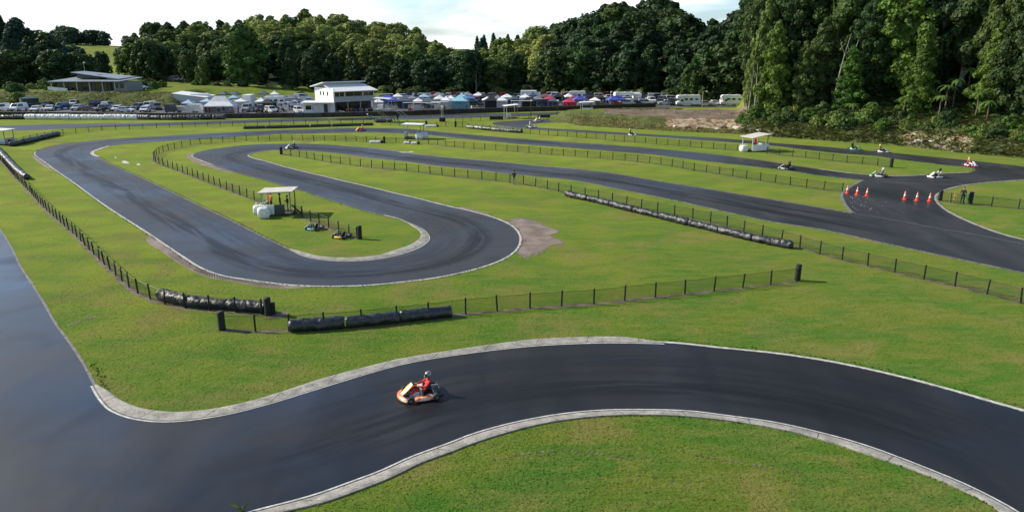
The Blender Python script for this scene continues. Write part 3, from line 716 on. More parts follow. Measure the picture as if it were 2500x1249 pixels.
species('bush', 4, 2.6, 1.7, lambda f: max(.2, math.sqrt(max(1 - f * f, 0))), z0=.0, nb=26, ncard=34, card=.20, lump=.36, core=.7, tk=dict(m='bark', limbs=2))
# colours of the kinds
CD = (.032, .068, .026); CD2 = (.046, .090, .027); CM = (.075, .130, .034); CO = (.150, .205, .050); CPL = (.250, .300, .090); CB = (.085, .160, .026); CT = (.040, .090, .062)
WORD = {CD: 'dark green', CD2: 'deep green', CM: 'mid green', CO: 'olive green', CPL: 'pale olive', CB: 'bright green', CT: 'blue-green'}
SHAPE = {'round': 'domed', 'oval': 'oval', 'cone': 'conical', 'column': 'columnar', 'ragged': 'ragged tall', 'bigcone': 'tall conical', 'bigoval': 'tall oval', 'bush': 'low'}
def tree(x, y, z, key, h, colr, label=None, group=None, rad=1., cat='tree', name=None, rr=R):
    H, L_ = PROTO[key]; cm, tm = rr.choice(L_); s = h / H
    root = empty(name or ('shrub' if key == 'bush' else 'tree'), (x, y, z), rr.uniform(0, 2 * PI), label, cat, group)
    root.scale = (s * rad, s * rad, s)
    c = link('crown', cm, root); k = rr.uniform(.85, 1.15); c.color = (colr[0] * k, colr[1] * k, colr[2] * k, 1)
    link('trunk', tm, root)
    return root
class Row:
    """trees of one row, labelled from left to right once all are known"""
    def __init__(s, group, tail): s.g = group; s.t = tail; s.L = []
    def add(s, px, o, key, col): s.L.append((px, o, key, col))
    def done(s):
        s.L.sort(key=lambda q: q[0])
        for i, (px, o, key, col) in enumerate(s.L):
            tag(o, '%s %s %s, %s from left %s' % (WORD[col], SHAPE[key], 'shrub' if key == 'bush' else 'tree', ordw(i + 1), s.t), 'shrub' if key == 'bush' else 'tree', s.g)
def forest(s0, s1, rows, spacing, group, tail, pick, Y0=None, Y1=None, hh=(12, 17), ridge=True):
    for r in range(rows):
        row = Row(group, tail % ordw(r + 1)); q = r / max(rows - 1, 1)
        t0, t1 = T(s0), T(s1); t = t0 + R.uniform(0, .01)
        while t < t1:
            s = 1250 + t * F * 1.041
            yf, yr = (ip(YF, s), ip(YR, s))
            Y = yf + (yr - yf) * q * 1.0 + R.uniform(-3, 3)
            x = t * Y; z = H_at(x, Y); h = R.uniform(*hh)
            key, col = pick(s, q)
            if r == 0 and s < 1125: h = R.uniform(9, 13.5)
            if ridge and r == rows - 1: h = min(max(ztop(ip(SKY, s), Y) - z + R.uniform(-1.2, .6), 9), 22)
            h = max(min(h, ztop(ip(SKY, s) + R.uniform(-2, 6), Y) - z), 6)
            o = tree(x, Y, z - .3, key, h, col, rad=R.uniform(1.15, 1.5) * (1 if h > 11 else 1.15))
            row.add(s, o, key, col)
            t += spacing / Y * R.uniform(.8, 1.2)
        row.done()
def pick_mid(s, q):
    u = R.random()
    if q < .2: return (R.choice(['oval', 'cone', 'round', 'cone']), CD if u < .55 else CD2 if u < .85 else CM)
    if s > 560 and q > .35: return (R.choice(['round', 'round', 'oval']), CPL if u < .55 else CO if u < .92 else CM)
    return (R.choice(['round', 'oval', 'round']), CM if u < .4 else CD2 if u < .65 else CO)
def pick_val(s, q):
    u = R.random()
    if q < .25: return (R.choice(['oval', 'cone', 'round']), CD if u < .6 else CM)
    if s < 1290 and q > .8: return ('cone', CT)
    return (R.choice(['round', 'oval']), CPL if u < .35 else CO if u < .75 else CM)
def pick_right(s, q):
    u = R.random(); return (R.choice(['oval', 'round', 'round', 'oval', 'cone']), CD if u < .6 else CD2 if u < .88 else CM)
forest(318, 1125, 7, 9.6, 'trees on the wooded middle hill', 'in the %s row up the middle hill', pick_mid, hh=(11, 15))
forest(1130, 1345, 5, 9.5, 'trees in the saddle between the hills', 'in the %s row up the saddle', pick_val)
forest(1350, 1850, 6, 8.6, 'trees on the dark right hill', 'in the %s row up the dark hill', pick_right, hh=(14, 19))
forest(-90, 222, 3, 7.5, 'trees on the rise behind the lodge', 'in the %s row behind the lodge', lambda s, q: (R.choice(['oval', 'column', 'round']), R.choice([CD, CD, CD2, CT])), hh=(11, 17))
# big free-standing trees
def at(px, Y, z=None):
    x = T(px) * Y; return x, Y, (H_at(x, Y) if z is None else z)
for px, Y, key, h, rad, col, lb in [
    (592, 268, 'oval', 21.5, 1.45, CM, 'large oval tree standing alone on the lawn, biggest in front of the middle hill'),
    (488, 262, 'oval', 9, 1.1, CM, 'small young tree on the lawn left of the large oval tree'),
    (458, 270, 'round', 12, .8, CD2, 'medium domed tree left of the small young lawn tree'),
    (706, 270, 'cone', 14.5, 1.35, CD2, 'dark conical tree with forked trunk right of the large oval tree'),
    (765, 274, 'oval', 15.5, 1.3, CD, 'dark broad tree just left of the white clubhouse roof'),
    (372, 284, 'round', 15, 1.0, CD, 'dark rounded tree at the right edge of the far green field'),
    (340, 286, 'oval', 15, 1.1, CD2, 'tall oval tree beside the far green field'),
    (296, 345, 'round', 12, .9, CM, 'rounded tree left of the far green field, below the pale hills'),
    (243, 290, 'round', 11, .8, CD, 'dark rounded tree just behind the lodge roof'),
    (1688, 228, 'oval', 11, 1.0, CM, 'small lighter oval tree in front of the dark hill behind the campers'),
    (1142, 258, 'oval', 15, 1.2, CD, 'dark oval tree at the foot of the saddle, left of the pale trunk'),
]:
    x, y, z = at(px, Y); tag(tree(x, y, z - .2, key, h, col, lb, rad=rad), cat='tree')
# far ridge trees against the sky
row = Row('small trees on the far ridge', 'on the far ridge above the lodge')
for px in (148, 158, 166, 175, 186, 200, 222, 232, 240, 249, 258, 312, 322, 1165, 1182, 1205, 1240):
    Y = 760 + R.uniform(-40, 40); x = T(px) * Y; z = H_at(x, Y)
    h = max(ztop(ip([(130, 80), (160, 62), (185, 68), (200, 80), (225, 72), (250, 76), (330, 90), (1160, 88), (1205, 80), (1260, 85)], px), Y) - z, 7)
    key = 'round' if px < 1000 else 'cone'
    row.add(px, tree(x, Y, z - .5, key, h, CT, rad=1.3), key, CT)
row.done()
# the near wood on the right: hand-placed leaders, then fillers up the slope
LEAD = [(1846,15,'bigoval',13,CO,.55),(1868,20,'ragged',19,CO,.6),(1897,12,'bigcone',17,CB,1.00),(1935,26,'bigoval',25,CD2,1.),(1968,13,'bigcone',13,CM,1.08),(2012,17,'bigcone',16,CM,1.18),
        (2050,24,'ragged',25,CM,.9),(2085,14,'bigcone',12,CB,1.23),(2120,20,'bigoval',18,CD2,.9),(2160,30,'ragged',27,CM,.8),(2215,22,'bigoval',26,CB,1.05),(2258,14,'bigcone',14,CB,1.08),
        (2300,26,'bigoval',27,CD,1.),(2360,24,'ragged',24,CD2,.9),(2395,34,'bigoval',26,CD,1.),(2440,16,'bigcone',15,CB,1.08),(2478,20,'bigoval',25,CM,.8),(2530,15,'bigoval',20,CD2,1.),(1855,34,'bigoval',20,CM,.7)]
row = Row('trees along the edge of the near wood', 'along the edge of the near right wood')
for px, d, key, h, col, rad in LEAD:
    t = T(px); Y = foot(t) + d; x = t * Y; row.add(px, tree(x, Y, H_at(x, Y) - .3, key, h, col, rad=rad), key, col)
row.done()
for r, d in enumerate((31, 42, 54, 68)):
    row = Row('trees deeper in the near wood', 'in the %s row of the near wood' % ordw(r + 2))
    s = 1862 + R.uniform(0, 20) - (r == 3) * 8
    while s < 2620:
        t = T(s); Y = foot(t) + d + R.uniform(-3, 3); x = t * Y; z = H_at(x, Y)
        if ztop(-30, Y) < z: s += 60; continue
        key = R.choice(['bigoval', 'bigcone', 'bigoval', 'ragged']); col = R.choice([CD, CD2, CM, CD2])
        row.add(s, tree(x, Y, z - .3, key, R.uniform(17, 24) if r else R.uniform(17, 22), col, rad=R.uniform(.85, 1.1)), key, col)
        s += R.uniform(42, 66)
    row.done()
# understorey shrubs along the bank and at the foot of the hills
row = Row('shrubs on the bank below the near wood', 'on the bank below the near wood')
s = 1825
while s < 2560:
    t = T(s); d = R.uniform(4.5, 11); Y = foot(t) + d; x = t * Y
    col = R.choice([CM, CO, CD2, CB, CO]); row.add(s, tree(x, Y, H_at(x, Y) - .15, 'bush', R.uniform(1.2, 3.0), col, rad=R.uniform(.9, 1.3)), 'bush', col)
    s += R.uniform(12, 24)
row.done()
row = Row('shrubs at the foot of the far wood', 'at the wood foot behind the tents')
s = 930
while s < 1830:
    Y = ip(YF, s) - 7 + R.uniform(-3, 2); x = T(s) * Y
    col = R.choice([CM, CO, CD2]); row.add(s, tree(x, Y, H_at(x, Y) - .2, 'bush', R.uniform(1.6, 3.4), col, rad=R.uniform(1., 1.7)), 'bush', col)
    s += R.uniform(16, 30)
row.done()
row = Row('shrubs on the slope by the lodge', 'on the slope around the lodge')
for px, Y, h in [(12,214,3),(30,216,2.4),(95,232,3.2),(118,226,3),(140,224,2.2),(8,240,3.5),(60,228,2.),(330,232,2.6),(345,236,2.8),(362,230,2.5),(384,238,2.4),(315,226,2),(545,256,2.2),(470,262,2),(520,258,1.8),(725,240,1.8),(690,262,2),(850,262,2.2),(880,258,2.),(20,206,2.5)]:
    x, y, z = at(px, Y); col = R.choice([CM, CO, CD2]); row.add(px, tree(x, y, z - .2, 'bush', h, col, rad=1.4), 'bush', col)
row.done()
# tree ferns
def frond_mesh(n=13, L_=2.1, seed=1):
    rr = random.Random(seed); mb = MB()
    for i in range(n):
        a = 2 * PI * i / n + rr.uniform(-.2, .2); el = rr.uniform(.25, .75); l = L_ * rr.uniform(.8, 1.1); k = 9; pts = []
        for j in range(k + 1):
            q = j / k; pts.append(Vector((math.cos(a) * l * q, math.sin(a) * l * q, l * (el * q - 1.0 * q * q * .95))))
        side = Vector((-math.sin(a), math.cos(a), 0))
        for j in range(k):
            wq = .34 * math.sin(PI * min((j + .8) / k, 1)) + .04; p, p2 = pts[j], pts[j + 1]; mid = p.lerp(p2, .7)
            for sgn in (-1, 1):
                mb.add([p, p2, mid + side * sgn * wq + Vector((0, 0, -.08)), p.lerp(p2, .35) + side * sgn * wq * .9 + Vector((0, 0, -.06))], [(0, 1, 2, 3)])
    me = bpy.data.meshes.new('crown'); me.from_pydata(mb.v, [], mb.f); me.materials.append(M['leaf']); me.update(); return me
fm = [frond_mesh(seed=i) for i in range(3)]
FERN = [(2090,6.5,2.),(2098,9,3),(2230,11,3.6),(2318,12,4),(2330,14,5),(2295,15,5.5),(2350,16,5.5),(2410,13,4.5),(2150,10,3),(2380,19,6),(2270,17,6),(2440,12,3.5)]
for i, (px, d, h) in enumerate(sorted(FERN)):
    t = T(px); Y = foot(t) + d; x = t * Y; z = H_at(x, Y)
    root = empty('tree_fern', (x, Y, z - .2), R.uniform(0, 6), 'tree fern with arching bright fronds, %s from the left on the near wood slope' % ordw(i + 1), 'tree fern', 'tree ferns on the near wood slope')
    c = link('crown', R.choice(fm), root); c.location = (0, 0, h); c.scale = (.85,) * 3; c.color = (.085, .16, .035, 1)
    mb = MB(); mb.tube([(0, 0, 0), (.1, 0, h * .5), (0, 0, h + .05)], [.16, .12, .1], 7); mb.build('trunk', 'bark', root)
# uncountable undergrowth on the bank and mound
def undergrowth(name, label, gen, n, size, colr, seed):
    rs = random.Random(seed); Vv = []; Ff = []
    for i in range(n):
        p = gen(rs)
        if p is None: continue
        x, y, z = p
        for k in range(3):
            a = rs.uniform(0, 2 * PI); l = size * rs.uniform(.5, 1.4); w_ = l * rs.uniform(.12, .3); o = len(Vv)
            bx, by = x + rs.uniform(-.3, .3), y + rs.uniform(-.3, .3); lean = rs.uniform(.2, .9) * l
            Vv += [(bx - math.sin(a) * w_, by + math.cos(a) * w_, z - .05), (bx + math.sin(a) * w_, by - math.cos(a) * w_, z - .05),
                   (bx + math.cos(a) * lean * 1.0 + math.sin(a) * w_ * 1.3, by + math.sin(a) * lean * 1.0 - math.cos(a) * w_ * 1.3, z + l * .45), (bx + math.cos(a) * lean * 1.8, by + math.sin(a) * lean * 1.8, z + l * .40)]
            Ff.append((o, o + 1, o + 2, o + 3))
    me = bpy.data.meshes.new(name); me.from_pydata(Vv, [], Ff); me.materials.append(M['leaf']); me.update()
    o = link(name, me); o.color = (*colr, 1); return tag(o, label, 'undergrowth', kind='stuff')
def gen_bank(rs):
    s = rs.uniform(1830, 2620); t = T(s); d = rs.uniform(1.2, 16); Y = foot(t) + d; x = t * Y
    if 2240 < s < 2420 and d < 5 and rs.random() < .8: return None
    return x, Y, H_at(x, Y)
undergrowth('undergrowth', 'tangled ferns and flax covering the bank under the near wood', gen_bank, 9000, .75, (.155, .17, .065), 5)
def gen_bank2(rs):
    s = rs.uniform(1880, 2620); t = T(s); d = rs.uniform(.5, 8); Y = foot(t) + d; x = t * Y
    return x, Y, H_at(x, Y)
undergrowth('undergrowth', 'dry brown bracken along the foot of the right bank', gen_bank2, 2000, .5, (.13, .15, .055), 8)
def gen_mound(rs):
    s = rs.uniform(1385, 1850); t = T(s); d = rs.uniform(.8, 7 if s < 1640 else 3.5); Y = foot(t) + d; x = t * Y
    if s < 1500 and rs.random() < .0: return None
    return x, Y, H_at(x, Y)
undergrowth('undergrowth', 'long dry grass on the mound beside the far straight', gen_mound, 3000, .26, (.26, .24, .10), 6)
def gen_slope(rs):
    s = rs.uniform(-60, 430); Y = rs.uniform(199, 213); x = T(s) * Y; return x, Y, H_at(x, Y)
undergrowth('undergrowth', 'rough grass on the slope between car park and lodge', gen_slope, 2200, .4, (.16, .17, .06), 9)
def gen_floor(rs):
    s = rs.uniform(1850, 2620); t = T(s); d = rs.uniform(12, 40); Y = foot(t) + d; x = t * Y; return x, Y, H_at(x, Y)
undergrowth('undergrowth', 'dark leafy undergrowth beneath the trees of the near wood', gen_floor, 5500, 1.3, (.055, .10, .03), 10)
# ------------------------------------------------------------------ fences
def net_mat():
    m, nt, N, L, b = nodes('fence_netting')
    uv = N.new('ShaderNodeTexCoord').outputs['UV']
    def wave(rot):
        w_ = N.new('ShaderNodeTexWave'); w_.wave_type = 'BANDS'; w_.bands_direction = 'X'; w_.inputs['Scale'].default_value = 3.2
        L.new(mapping(N, L, uv, (1, 1, 1), (0, 0, rot)), w_.inputs['Vector']); return w_.outputs['Fac']
    k = mth(N, L, 'GREATER_THAN', mth(N, L, 'MAXIMUM', wave(PI / 4), wave(-PI / 4)), .965)
    b.inputs['Base Color'].default_value = (.012, .016, .013, 1); b.inputs['Roughness'].default_value = .6
    tr = N.new('ShaderNodeBsdfTransparent'); mx = N.new('ShaderNodeMixShader')
    L.new(k, mx.inputs[0]); L.new(tr.outputs[0], mx.inputs[1]); L.new(b.outputs[0], mx.inputs[2]); L.new(mx.outputs[0], N['Material Output'].inputs['Surface'])
    return m
M['net'] = net_mat()
def post_mesh(name, r, h, m, cap=True):
    mb = MB(); mb.tube([(0, 0, -.1), (0, 0, h * .97), (0, 0, h)], [r, r, r * .7], 7); me = bpy.data.meshes.new(name); me.from_pydata(mb.v, [], mb.f); me.materials.append(M[m]); return me
PM = {('black', 1.05): post_mesh('post', .055, 1.05, 'black'), ('wood', 1.1): post_mesh('post', .06, 1.1, 'wood')}
def fence(P, label, step=2.0, h=1.05, m='black', pts=None, net=True, soil=True, z=None, curve=True, rails=1):
    W = [G(a, b) for a, b in (spl(P) if curve else P)]
    if z: W = [Vector((p.x, p.y, z(p))) for p in W]
    root = empty('fence', W[0], 0, label, 'fence')
    o = W[0].copy()
    posts = [G(a, b) for a, b in pts] if pts else resample(W, step=step)
    rr = random.Random(len(posts))
    for i, p in enumerate(posts[:100]):
        c = link('post', PM[(m, h)], root); c.location = p - o; c.rotation_euler = (rr.uniform(-.06, .06), rr.uniform(-.06, .06), 0)
    Q = resample([Vector(p) for p in posts], step=.5) if pts else resample(W, step=.5)
    if net:
        n = len(Q); V = []; u = 0; U = []
        for i, p in enumerate(Q):
            if i: u += (Q[i] - Q[i-1]).length
            sag = .03 * math.sin(i * 1.57) ** 2
            V += [tuple(p - o + Vector((0, 0, .02))), tuple(p - o + Vector((0, 0, h - .1 - sag)))]; U += [(u, 0), (u, h)]
        me = bpy.data.meshes.new('netting'); me.from_pydata(V, [], [(2*i, 2*i+2, 2*i+3, 2*i+1) for i in range(n - 1)])
        uvl = me.uv_layers.new(name='UVMap')
        for lp in me.loops: uvl.data[lp.index].uv = U[lp.vertex_index]
        me.materials.append(M['net']); link('netting', me, root)
    mb = MB()
    for k in range(rails):
        hz = h - .1 - k * .4
        mb.tube([p - o + Vector((0, 0, hz - .03 * math.sin(i * 1.57) ** 2)) for i, p in enumerate(Q)], .012 if m == 'black' else .022, 4)
    mb.build('top_wire', m, root)
    if soil:
        mb = MB(); Q2 = resample(Q, step=.35); rr = random.Random(5)
        f1 = [rr.uniform(.10, .30) for _ in Q2]; f2 = [rr.uniform(.10, .34) for _ in Q2]
        A_ = [q + d for q, d in zip(offset(Q2, 0), [Vector((0, 0, 0))] * len(Q2))]
        L1 = []; L2 = []
        for i in range(len(Q2)):
            t = (Q2[min(i + 1, len(Q2) - 1)] - Q2[max(i - 1, 0)]).normalized(); nn = Vector((-t.y, t.x, 0)); L1.append(Q2[i] + nn * f1[i]); L2.append(Q2[i] - nn * f2[i])
        if len(Q2) > 2: strip(mb, L1, L2, .007); struct('soil_strip', mb, 'soil')
    return root
def bollard(px, py, label, r=.17, h=1.1, m='rubber'):
    p = G(px, py); mb = MB(); rings = []
    for k in range(15):
        z = h * k / 14; q = r * (1 + (.05 if k % 2 else -.03)); rings.append([Vector((math.cos(a * PI / 7) * q, math.sin(a * PI / 7) * q, z)) for a in range(14)])
    mb.loft(rings); o = mb.build('bollard', m, smooth=True); o.location = p + Vector((0, .1, 0)); tag(o, label, 'bollard', 'black tube bollards at the fence ends'); return o
fence([(-60,330),(0,390),(38,433),(70,466),(103,502.6),(144,540),(185,576),(215,607),(262,652),(305,692),(329,711),(359,726),(396,741),(443,751),(509,758),(579,763),(640,768)], 'long black mesh fence running down the left side to the near wrapped barrier', step=1.75)
fence([(560,806),(1948,685)], 'black mesh fence across the middle lawn, nearest to the camera', pts=[(545,807),(624,809),(705,808),(793,803),(884,795),(970,786),(1047,778),(1137,766),(1214,759),(1294,752),(1371,747),(1450,742),(1525,734),(1600,725),(1672,718),(1743,710),(1813,703),(1881,695),(1944,687)], curve=False)
fence([(690,378),(727.6,383),(815,397.7),(914,410),(1004.5,419),(1102,431),(1212,442),(1271,449),(1325,459),(1374,470),(1456,486),(1576.6,512.6),(1653,527),(1731.5,542.6),(1819,566.6),(1911.6,591),(1965,608),(2022.5,625),(2082.6,640.5),(2148.6,656),(2213.5,671.7),(2289,688.5),(2367,707),(2449,728),(2580,762)], 'long black mesh fence behind the silvery wrapped barrier, running to the right edge', step=2.0)
fence([(938,350),(900,346.8),(751.6,343.7),(642,343.7),(538,348),(469,355),(413,366.5),(384,378.5),(374.5,390.5),(380.5,396.5),(396,403.7),(426,414.5),(482.6,435.7),(547,461),(607.5,483.7),(640,495.5)], 'curved black mesh fence looping round the tip of the left lawn', step=1.95)
fence([(716,521),(738,531),(780,546.6),(827,567),(876,583)], 'short black mesh fence between the near marshal hut and the parked karts', pts=[(720,522.6),(738,531),(759,540),(780,546.6),(803,556),(827,567),(852,576),(872,583)], curve=False)
fence([(940,349),(1042,352),(1134,361.7),(1237.5,369),(1332,376.6),(1433,384.5),(1516.5,391),(1605,401),(1703,417.7),(1803.6,433),(1920,451),(1996,461.7),(2056,468)], 'long black mesh fence between the two middle straights, ending by the cones', step=2.0)
fence([(1112,309.7),(1126,311),(1181,317),(1243.5,323),(1342,330.5),(1452.5,339),(1514,345),(1624.6,353.6),(1748,363.7),(1799,368.5)], 'black mesh fence from the grey wrapped barrier to the right marshal hut', step=2.0)
fence([(1872,375),(1878,375.7),(1964.5,385),(2057,395.7),(2150,405),(2176,409)], 'black mesh fence right of the right marshal hut', step=2.0)
fence([(23,357),(48,351),(96,339),(145,329.7),(188.6,325),(259,319),(365,314),(468,311),(610,308),(722,304.6),(828,302),(915,299)], 'black mesh fence along the near side of the pit straight', step=2.4, soil=False)
fence([(932,305),(985,307),(1038,308.5),(1112,311)], 'short black mesh fence under the commentary stand', step=2.2, soil=False)
fence([(1112,300),(1140,297),(1183,294.6),(1250,292),(1310,290),(1360,288),(1400,286)], 'black mesh fence between pit straight and the far bend', step=2.4, soil=False)
fence([(2284,474),(2330,492),(2365,497),(2420,503),(2484,509),(2600,522)], 'short black mesh fence on the right lawn by the flag marshal', pts=[(2292,490),(2320,494),(2352,497),(2420,504),(2486,510),(2560,518)], curve=False)
hz = lambda p: max(H_at(p.x, p.y), 0)
fence([(1520,297),(1580,300),(1640,303),(1700,306),(1760,307),(1812,308)], 'pale timber post fence along the top of the clay bank', step=2.3, h=1.1, m='wood', net=False, soil=False, z=lambda p: max(H_at(p.x, p.y), 0), rails=2)
for i, (px, py, lb, r, h) in enumerate([(541,806,'black tube bollard at the left end of the nearest fence', .2, 1.12),(654,770,'black tube bollard at the end of the left long fence', .2, 1.12),(666,768,'short black tube bollard tucked behind a taller one', .15, .75),
    (1948,685,'black tube bollard at the right end of the nearest fence', .19, 1.15),(878,584,'black tube bollard beside the dark parked kart', .2, 1.15),(2176,409,'black tube bollard at the end of the right fence', .22, 1.2),
    (938,350,'black tube bollard beside a white pad left of the middle hut', .2, 1.15),(686,377,'black tube bollard at the left tip of the inner lawn', .2, 1.15),(23,357,'black tube bollard below the left edge hut', .2, 1.1),(1112,310,'black tube bollard right of the commentary stand', .2, 1.2),
    (1040,308,'small black tube bollard behind the middle hut roof', .2, 1.1),(2370,498,'dark tube bollard beside the flag marshal', .2, 1.25),(2296,490,'dark tube bollard on the tip of the right lawn', .2, 1.1)]):
    bollard(px, py, lb, r, h)

# ------------------------------------------------------------------ wrapped tyre barriers
from mathutils import noise as mnoise
def wrapped(P, label, r=.33, seg=3.0, m='plastic', off=0., wrinkle=.05, curve=True, gap=.02, mats=None):
    W = [G(a, b) for a, b in (spl(P) if curve else P)]
    if off: W = offset(W, off)
    nseg = max(1, int(round(sum((a - b).length for a, b in zip(W, W[1:])) / seg)))
    Q = resample(W, count=nseg * 26 + 1); root = empty('tyre_barrier', W[0], 0, label, 'barrier'); o = W[0]
    rr = random.Random(int(P[0][0]) + 5)
    for s in range(nseg):
        seg_pts = Q[s * 26:(s + 1) * 26 + 1]; rs = r * rr.uniform(.93, 1.06); jx = Vector((rr.uniform(-.04, .04), rr.uniform(-.04, .04), 0)); rings = []
        for i, p in enumerate(seg_pts):
            t = (seg_pts[min(i + 1, 26)] - seg_pts[max(i - 1, 0)]).normalized(); nn = Vector((-t.y, t.x, 0))
            e = min(i, 26 - i); pin = .86 if e == 0 else (.95 if e == 1 else 1.); ring = []
            if i in (0, 26): p = p + t * (gap if i == 0 else -gap)
            for k in range(18):
                a = 2 * PI * k / 18; dv = Vector((0, 0, 1)) * math.sin(a) + nn * math.cos(a)
                wp = p + dv * rs; q = mnoise.noise(wp * 3.2) * wrinkle + mnoise.noise(wp * 8 + Vector((s, 0, 0))) * wrinkle * .7
                q += abs(mnoise.noise(Vector((p.x * 5, p.y * 5, s + a * .6)))) * wrinkle * .8
                ring.append(p + jx + Vector((0, 0, rs * .94)) + dv * (rs * pin + q) - o)
            rings.append(ring)
        mb = MB(); mb.loft(rings); mm = mats[s % len(mats)] if mats else m
        mb.build('wrapped_roll', mm, root, smooth=True)
    return root
wrapped([(380,733),(443,749),(509,756),(579,761),(645,767)], 'crinkled black wrapped tyre barrier behind the end of the left fence', r=.34, off=.34, wrinkle=.10, m='silver')
wrapped([(706,808),(793,802),(884,794),(970,785),(1047,777),(1102,771)], 'black wrapped tyre barrier along the nearest fence', r=.35, seg=3.2, off=-.02, wrinkle=.07)
wrapped([(1382,478),(1400,483),(1463,496),(1520,511),(1640,540),(1760,569),(1856,592),(1934,607)], 'long silvery black wrapped tyre barrier on the middle lawn', r=.30, seg=3.6, off=-.03, wrinkle=.10, m='silver')
wrapped([(-30,352),(0,385),(20,408),(40,428),(58,440)], 'black and grey wrapped tyre barrier at the left edge of the lawn', r=.38, seg=2.2, off=.45, mats=['greywrap', 'plastic', 'greywrap', 'plastic'])
wrapped([(27,358),(60,351),(100,341),(145,331)], 'dark wrapped tyre barrier beside the left edge hut', r=.42, seg=3., m='plastic')
wrapped([(594,315),(680,313),(780,310),(912,306)], 'long low black wrapped barrier in front of the pit straight fence', r=.28, seg=4, m='plastic')
wrapped([(1140,313),(1181,317.6),(1230,322),(1275,325)], 'grey and black wrapped barrier along the far curved fence', r=.36, seg=2.4, mats=['greywrap', 'greywrap', 'plastic'])
wrapped([(64,291.5),(160,291.8),(250,292),(338,292)], 'row of bright white wrapped tyre bundles along the pit wall', r=.60, seg=2.6, m='whitewrap', wrinkle=.12, gap=.08)
wrapped([(340,292),(420,293),(551,291.5)], 'row of black and silver wrapped tyre bundles along the pit wall', r=.55, seg=2.9, mats=['greywrap', 'plastic'], wrinkle=.12, gap=.1)
wrapped([(-120,292),(0,291.5),(62,291.3)], 'black wrapped tyre bundles left of the white ones', r=.55, seg=3, m='plastic', wrinkle=.1)
def pad(px, py, l, label, rz=0., m='whitewrap'):
    mb = MB(); mb.box((0, 0, .22), (l, .55, .44), bev=.14); r_ = empty('crash_pad', G(px, py), rz, label, 'crash pad', 'white crash pads by the fence')
    mb.build('wrap', m, r_); mb = MB(); mb.box((l / 2 + .22, 0, .26), (.4, .5, .5), bev=.12); mb.build('tyre_bundle', 'rubber', r_)
pad(916, 349.5, 1.9, 'white wrapped crash pad left of the black bollard')
pad(993, 351.5, 1.0, 'small white crash pad under the middle marshal hut')
pad(1011, 352.5, 1.1, 'white crash pad with black end under the middle marshal hut')
pad(1052, 310, 2.4, 'long white crash pad behind the middle hut roof')
mb = MB(); mb.box((0, 0, .35), (2.6, .9, .7), bev=.3); mb.box((1.9, .1, .3), (1.2, .8, .6), bev=.28); o = mb.build('tyre_barrier', 'plastic'); o.location = G(930, 299); tag(o, 'black wrapped tyre heap at the feet of the commentary stand', 'barrier')

# ------------------------------------------------------------------ pit wall
def wall(P, label, h=1.0, th=.25, m='darkwood', posts=True, cat='wall', curve=False):
    W = [G(a, b) for a, b in P]; o = W[0]; root = empty('pit_wall', o, 0, label, cat)
    mb = MB(); W2 = offset(W, th)
    rings = []
    for a, b in zip(W, W2): rings.append([a - o, b - o, b - o + Vector((0, 0, h)), a - o + Vector((0, 0, h))])
    mb.loft(rings); mb.build('panel', m, root)
    mb = MB()
    for p in resample(W, step=2.4): mb.box((p.x - o.x, p.y - o.y - .05, h / 2), (.14, .12, h + .06))
    mb.build('batten', 'black', root)
    mb = MB(); mb.tube([p - o + Vector((0, 0, h + .04)) for p in W], .06, 5); mb.build('rail', 'wood' if m == 'darkwood' else 'grey', root)
wall([(-200,284.5),(0,284),(300,286.5),(551,289),(718,287.5)], 'long dark timber wall in front of the left car park', h=1.05)
wall([(720,287.5),(786,286.5)], 'grey green gate panel in the pit wall before the clubhouse', h=1.0, m='tank', cat='gate')
wall([(788,286),(932,283.5),(1012,281.5)], 'dark timber wall in front of the clubhouse', h=1.0)
wall([(1013,281.3),(1200,275),(1400,269.5),(1482,266),(1600,262)], 'long dark timber wall in front of the race tents', h=1.1)
# retaining frame right of the far hut
root = empty('retaining_wall', G(1450, 279), 0, 'low dark timber retaining wall with grey panels beyond the mound', 'retaining wall'); o = G(1450, 279)
A_, B_ = G(1448, 281), G(1632, 277); n = 12
d = (B_ - A_); mb = MB(); mb.box(((A_ + B_) / 2 - o + Vector((0, 0, .65)))[:], (d.length, .2, 1.3), rz=math.atan2(d.y, d.x)); mb.build('timber_face', 'darkwood', root)
for i in range(5):
    p = A_.lerp(B_, .46 + i * .1) - o; mb = MB(); mb.box((p.x, p.y - .2, .62), (1.6, .06, .8), rz=math.atan2(d.y, d.x)); mb.build('panel', 'lightgrey', root)
mb = MB()
for i in range(n): p = A_.lerp(B_, i / (n - 1)) - o; mb.box((p.x, p.y - .2, .75), (.14, .16, 1.6))
mb.box(((A_ + B_) / 2 - o + Vector((0, -.2, 1.45)))[:], (d.length, .24, .14), rz=math.atan2(d.y, d.x)); mb.build('frame', 'wood', root)
def board(px, py, l, h, m, label, rz=0.):
    mb = MB(); mb.box((0, 0, h / 2 + .1), (l, .12, h), bev=.03); mb.box((-l * .4, .15, .3), (.1, .3, .6)); mb.box((l * .4, .15, .3), (.1, .3, .6)); o = mb.build('barrier_board', m); o.location = G(px, py); o.rotation_euler = (0, 0, rz)
    tag(o, label, 'board', 'black boards at the far bends'); return o
board(1212, 293, 3.1, .7, 'black', 'black board left of the far marshal hut', .12)
board(1328, 288, 2.9, .6, 'black', 'black board right of the far marshal hut', .1)
board(1648, 273, 4., .7, 'black', 'black board at the right end of the timber retaining wall', 0)

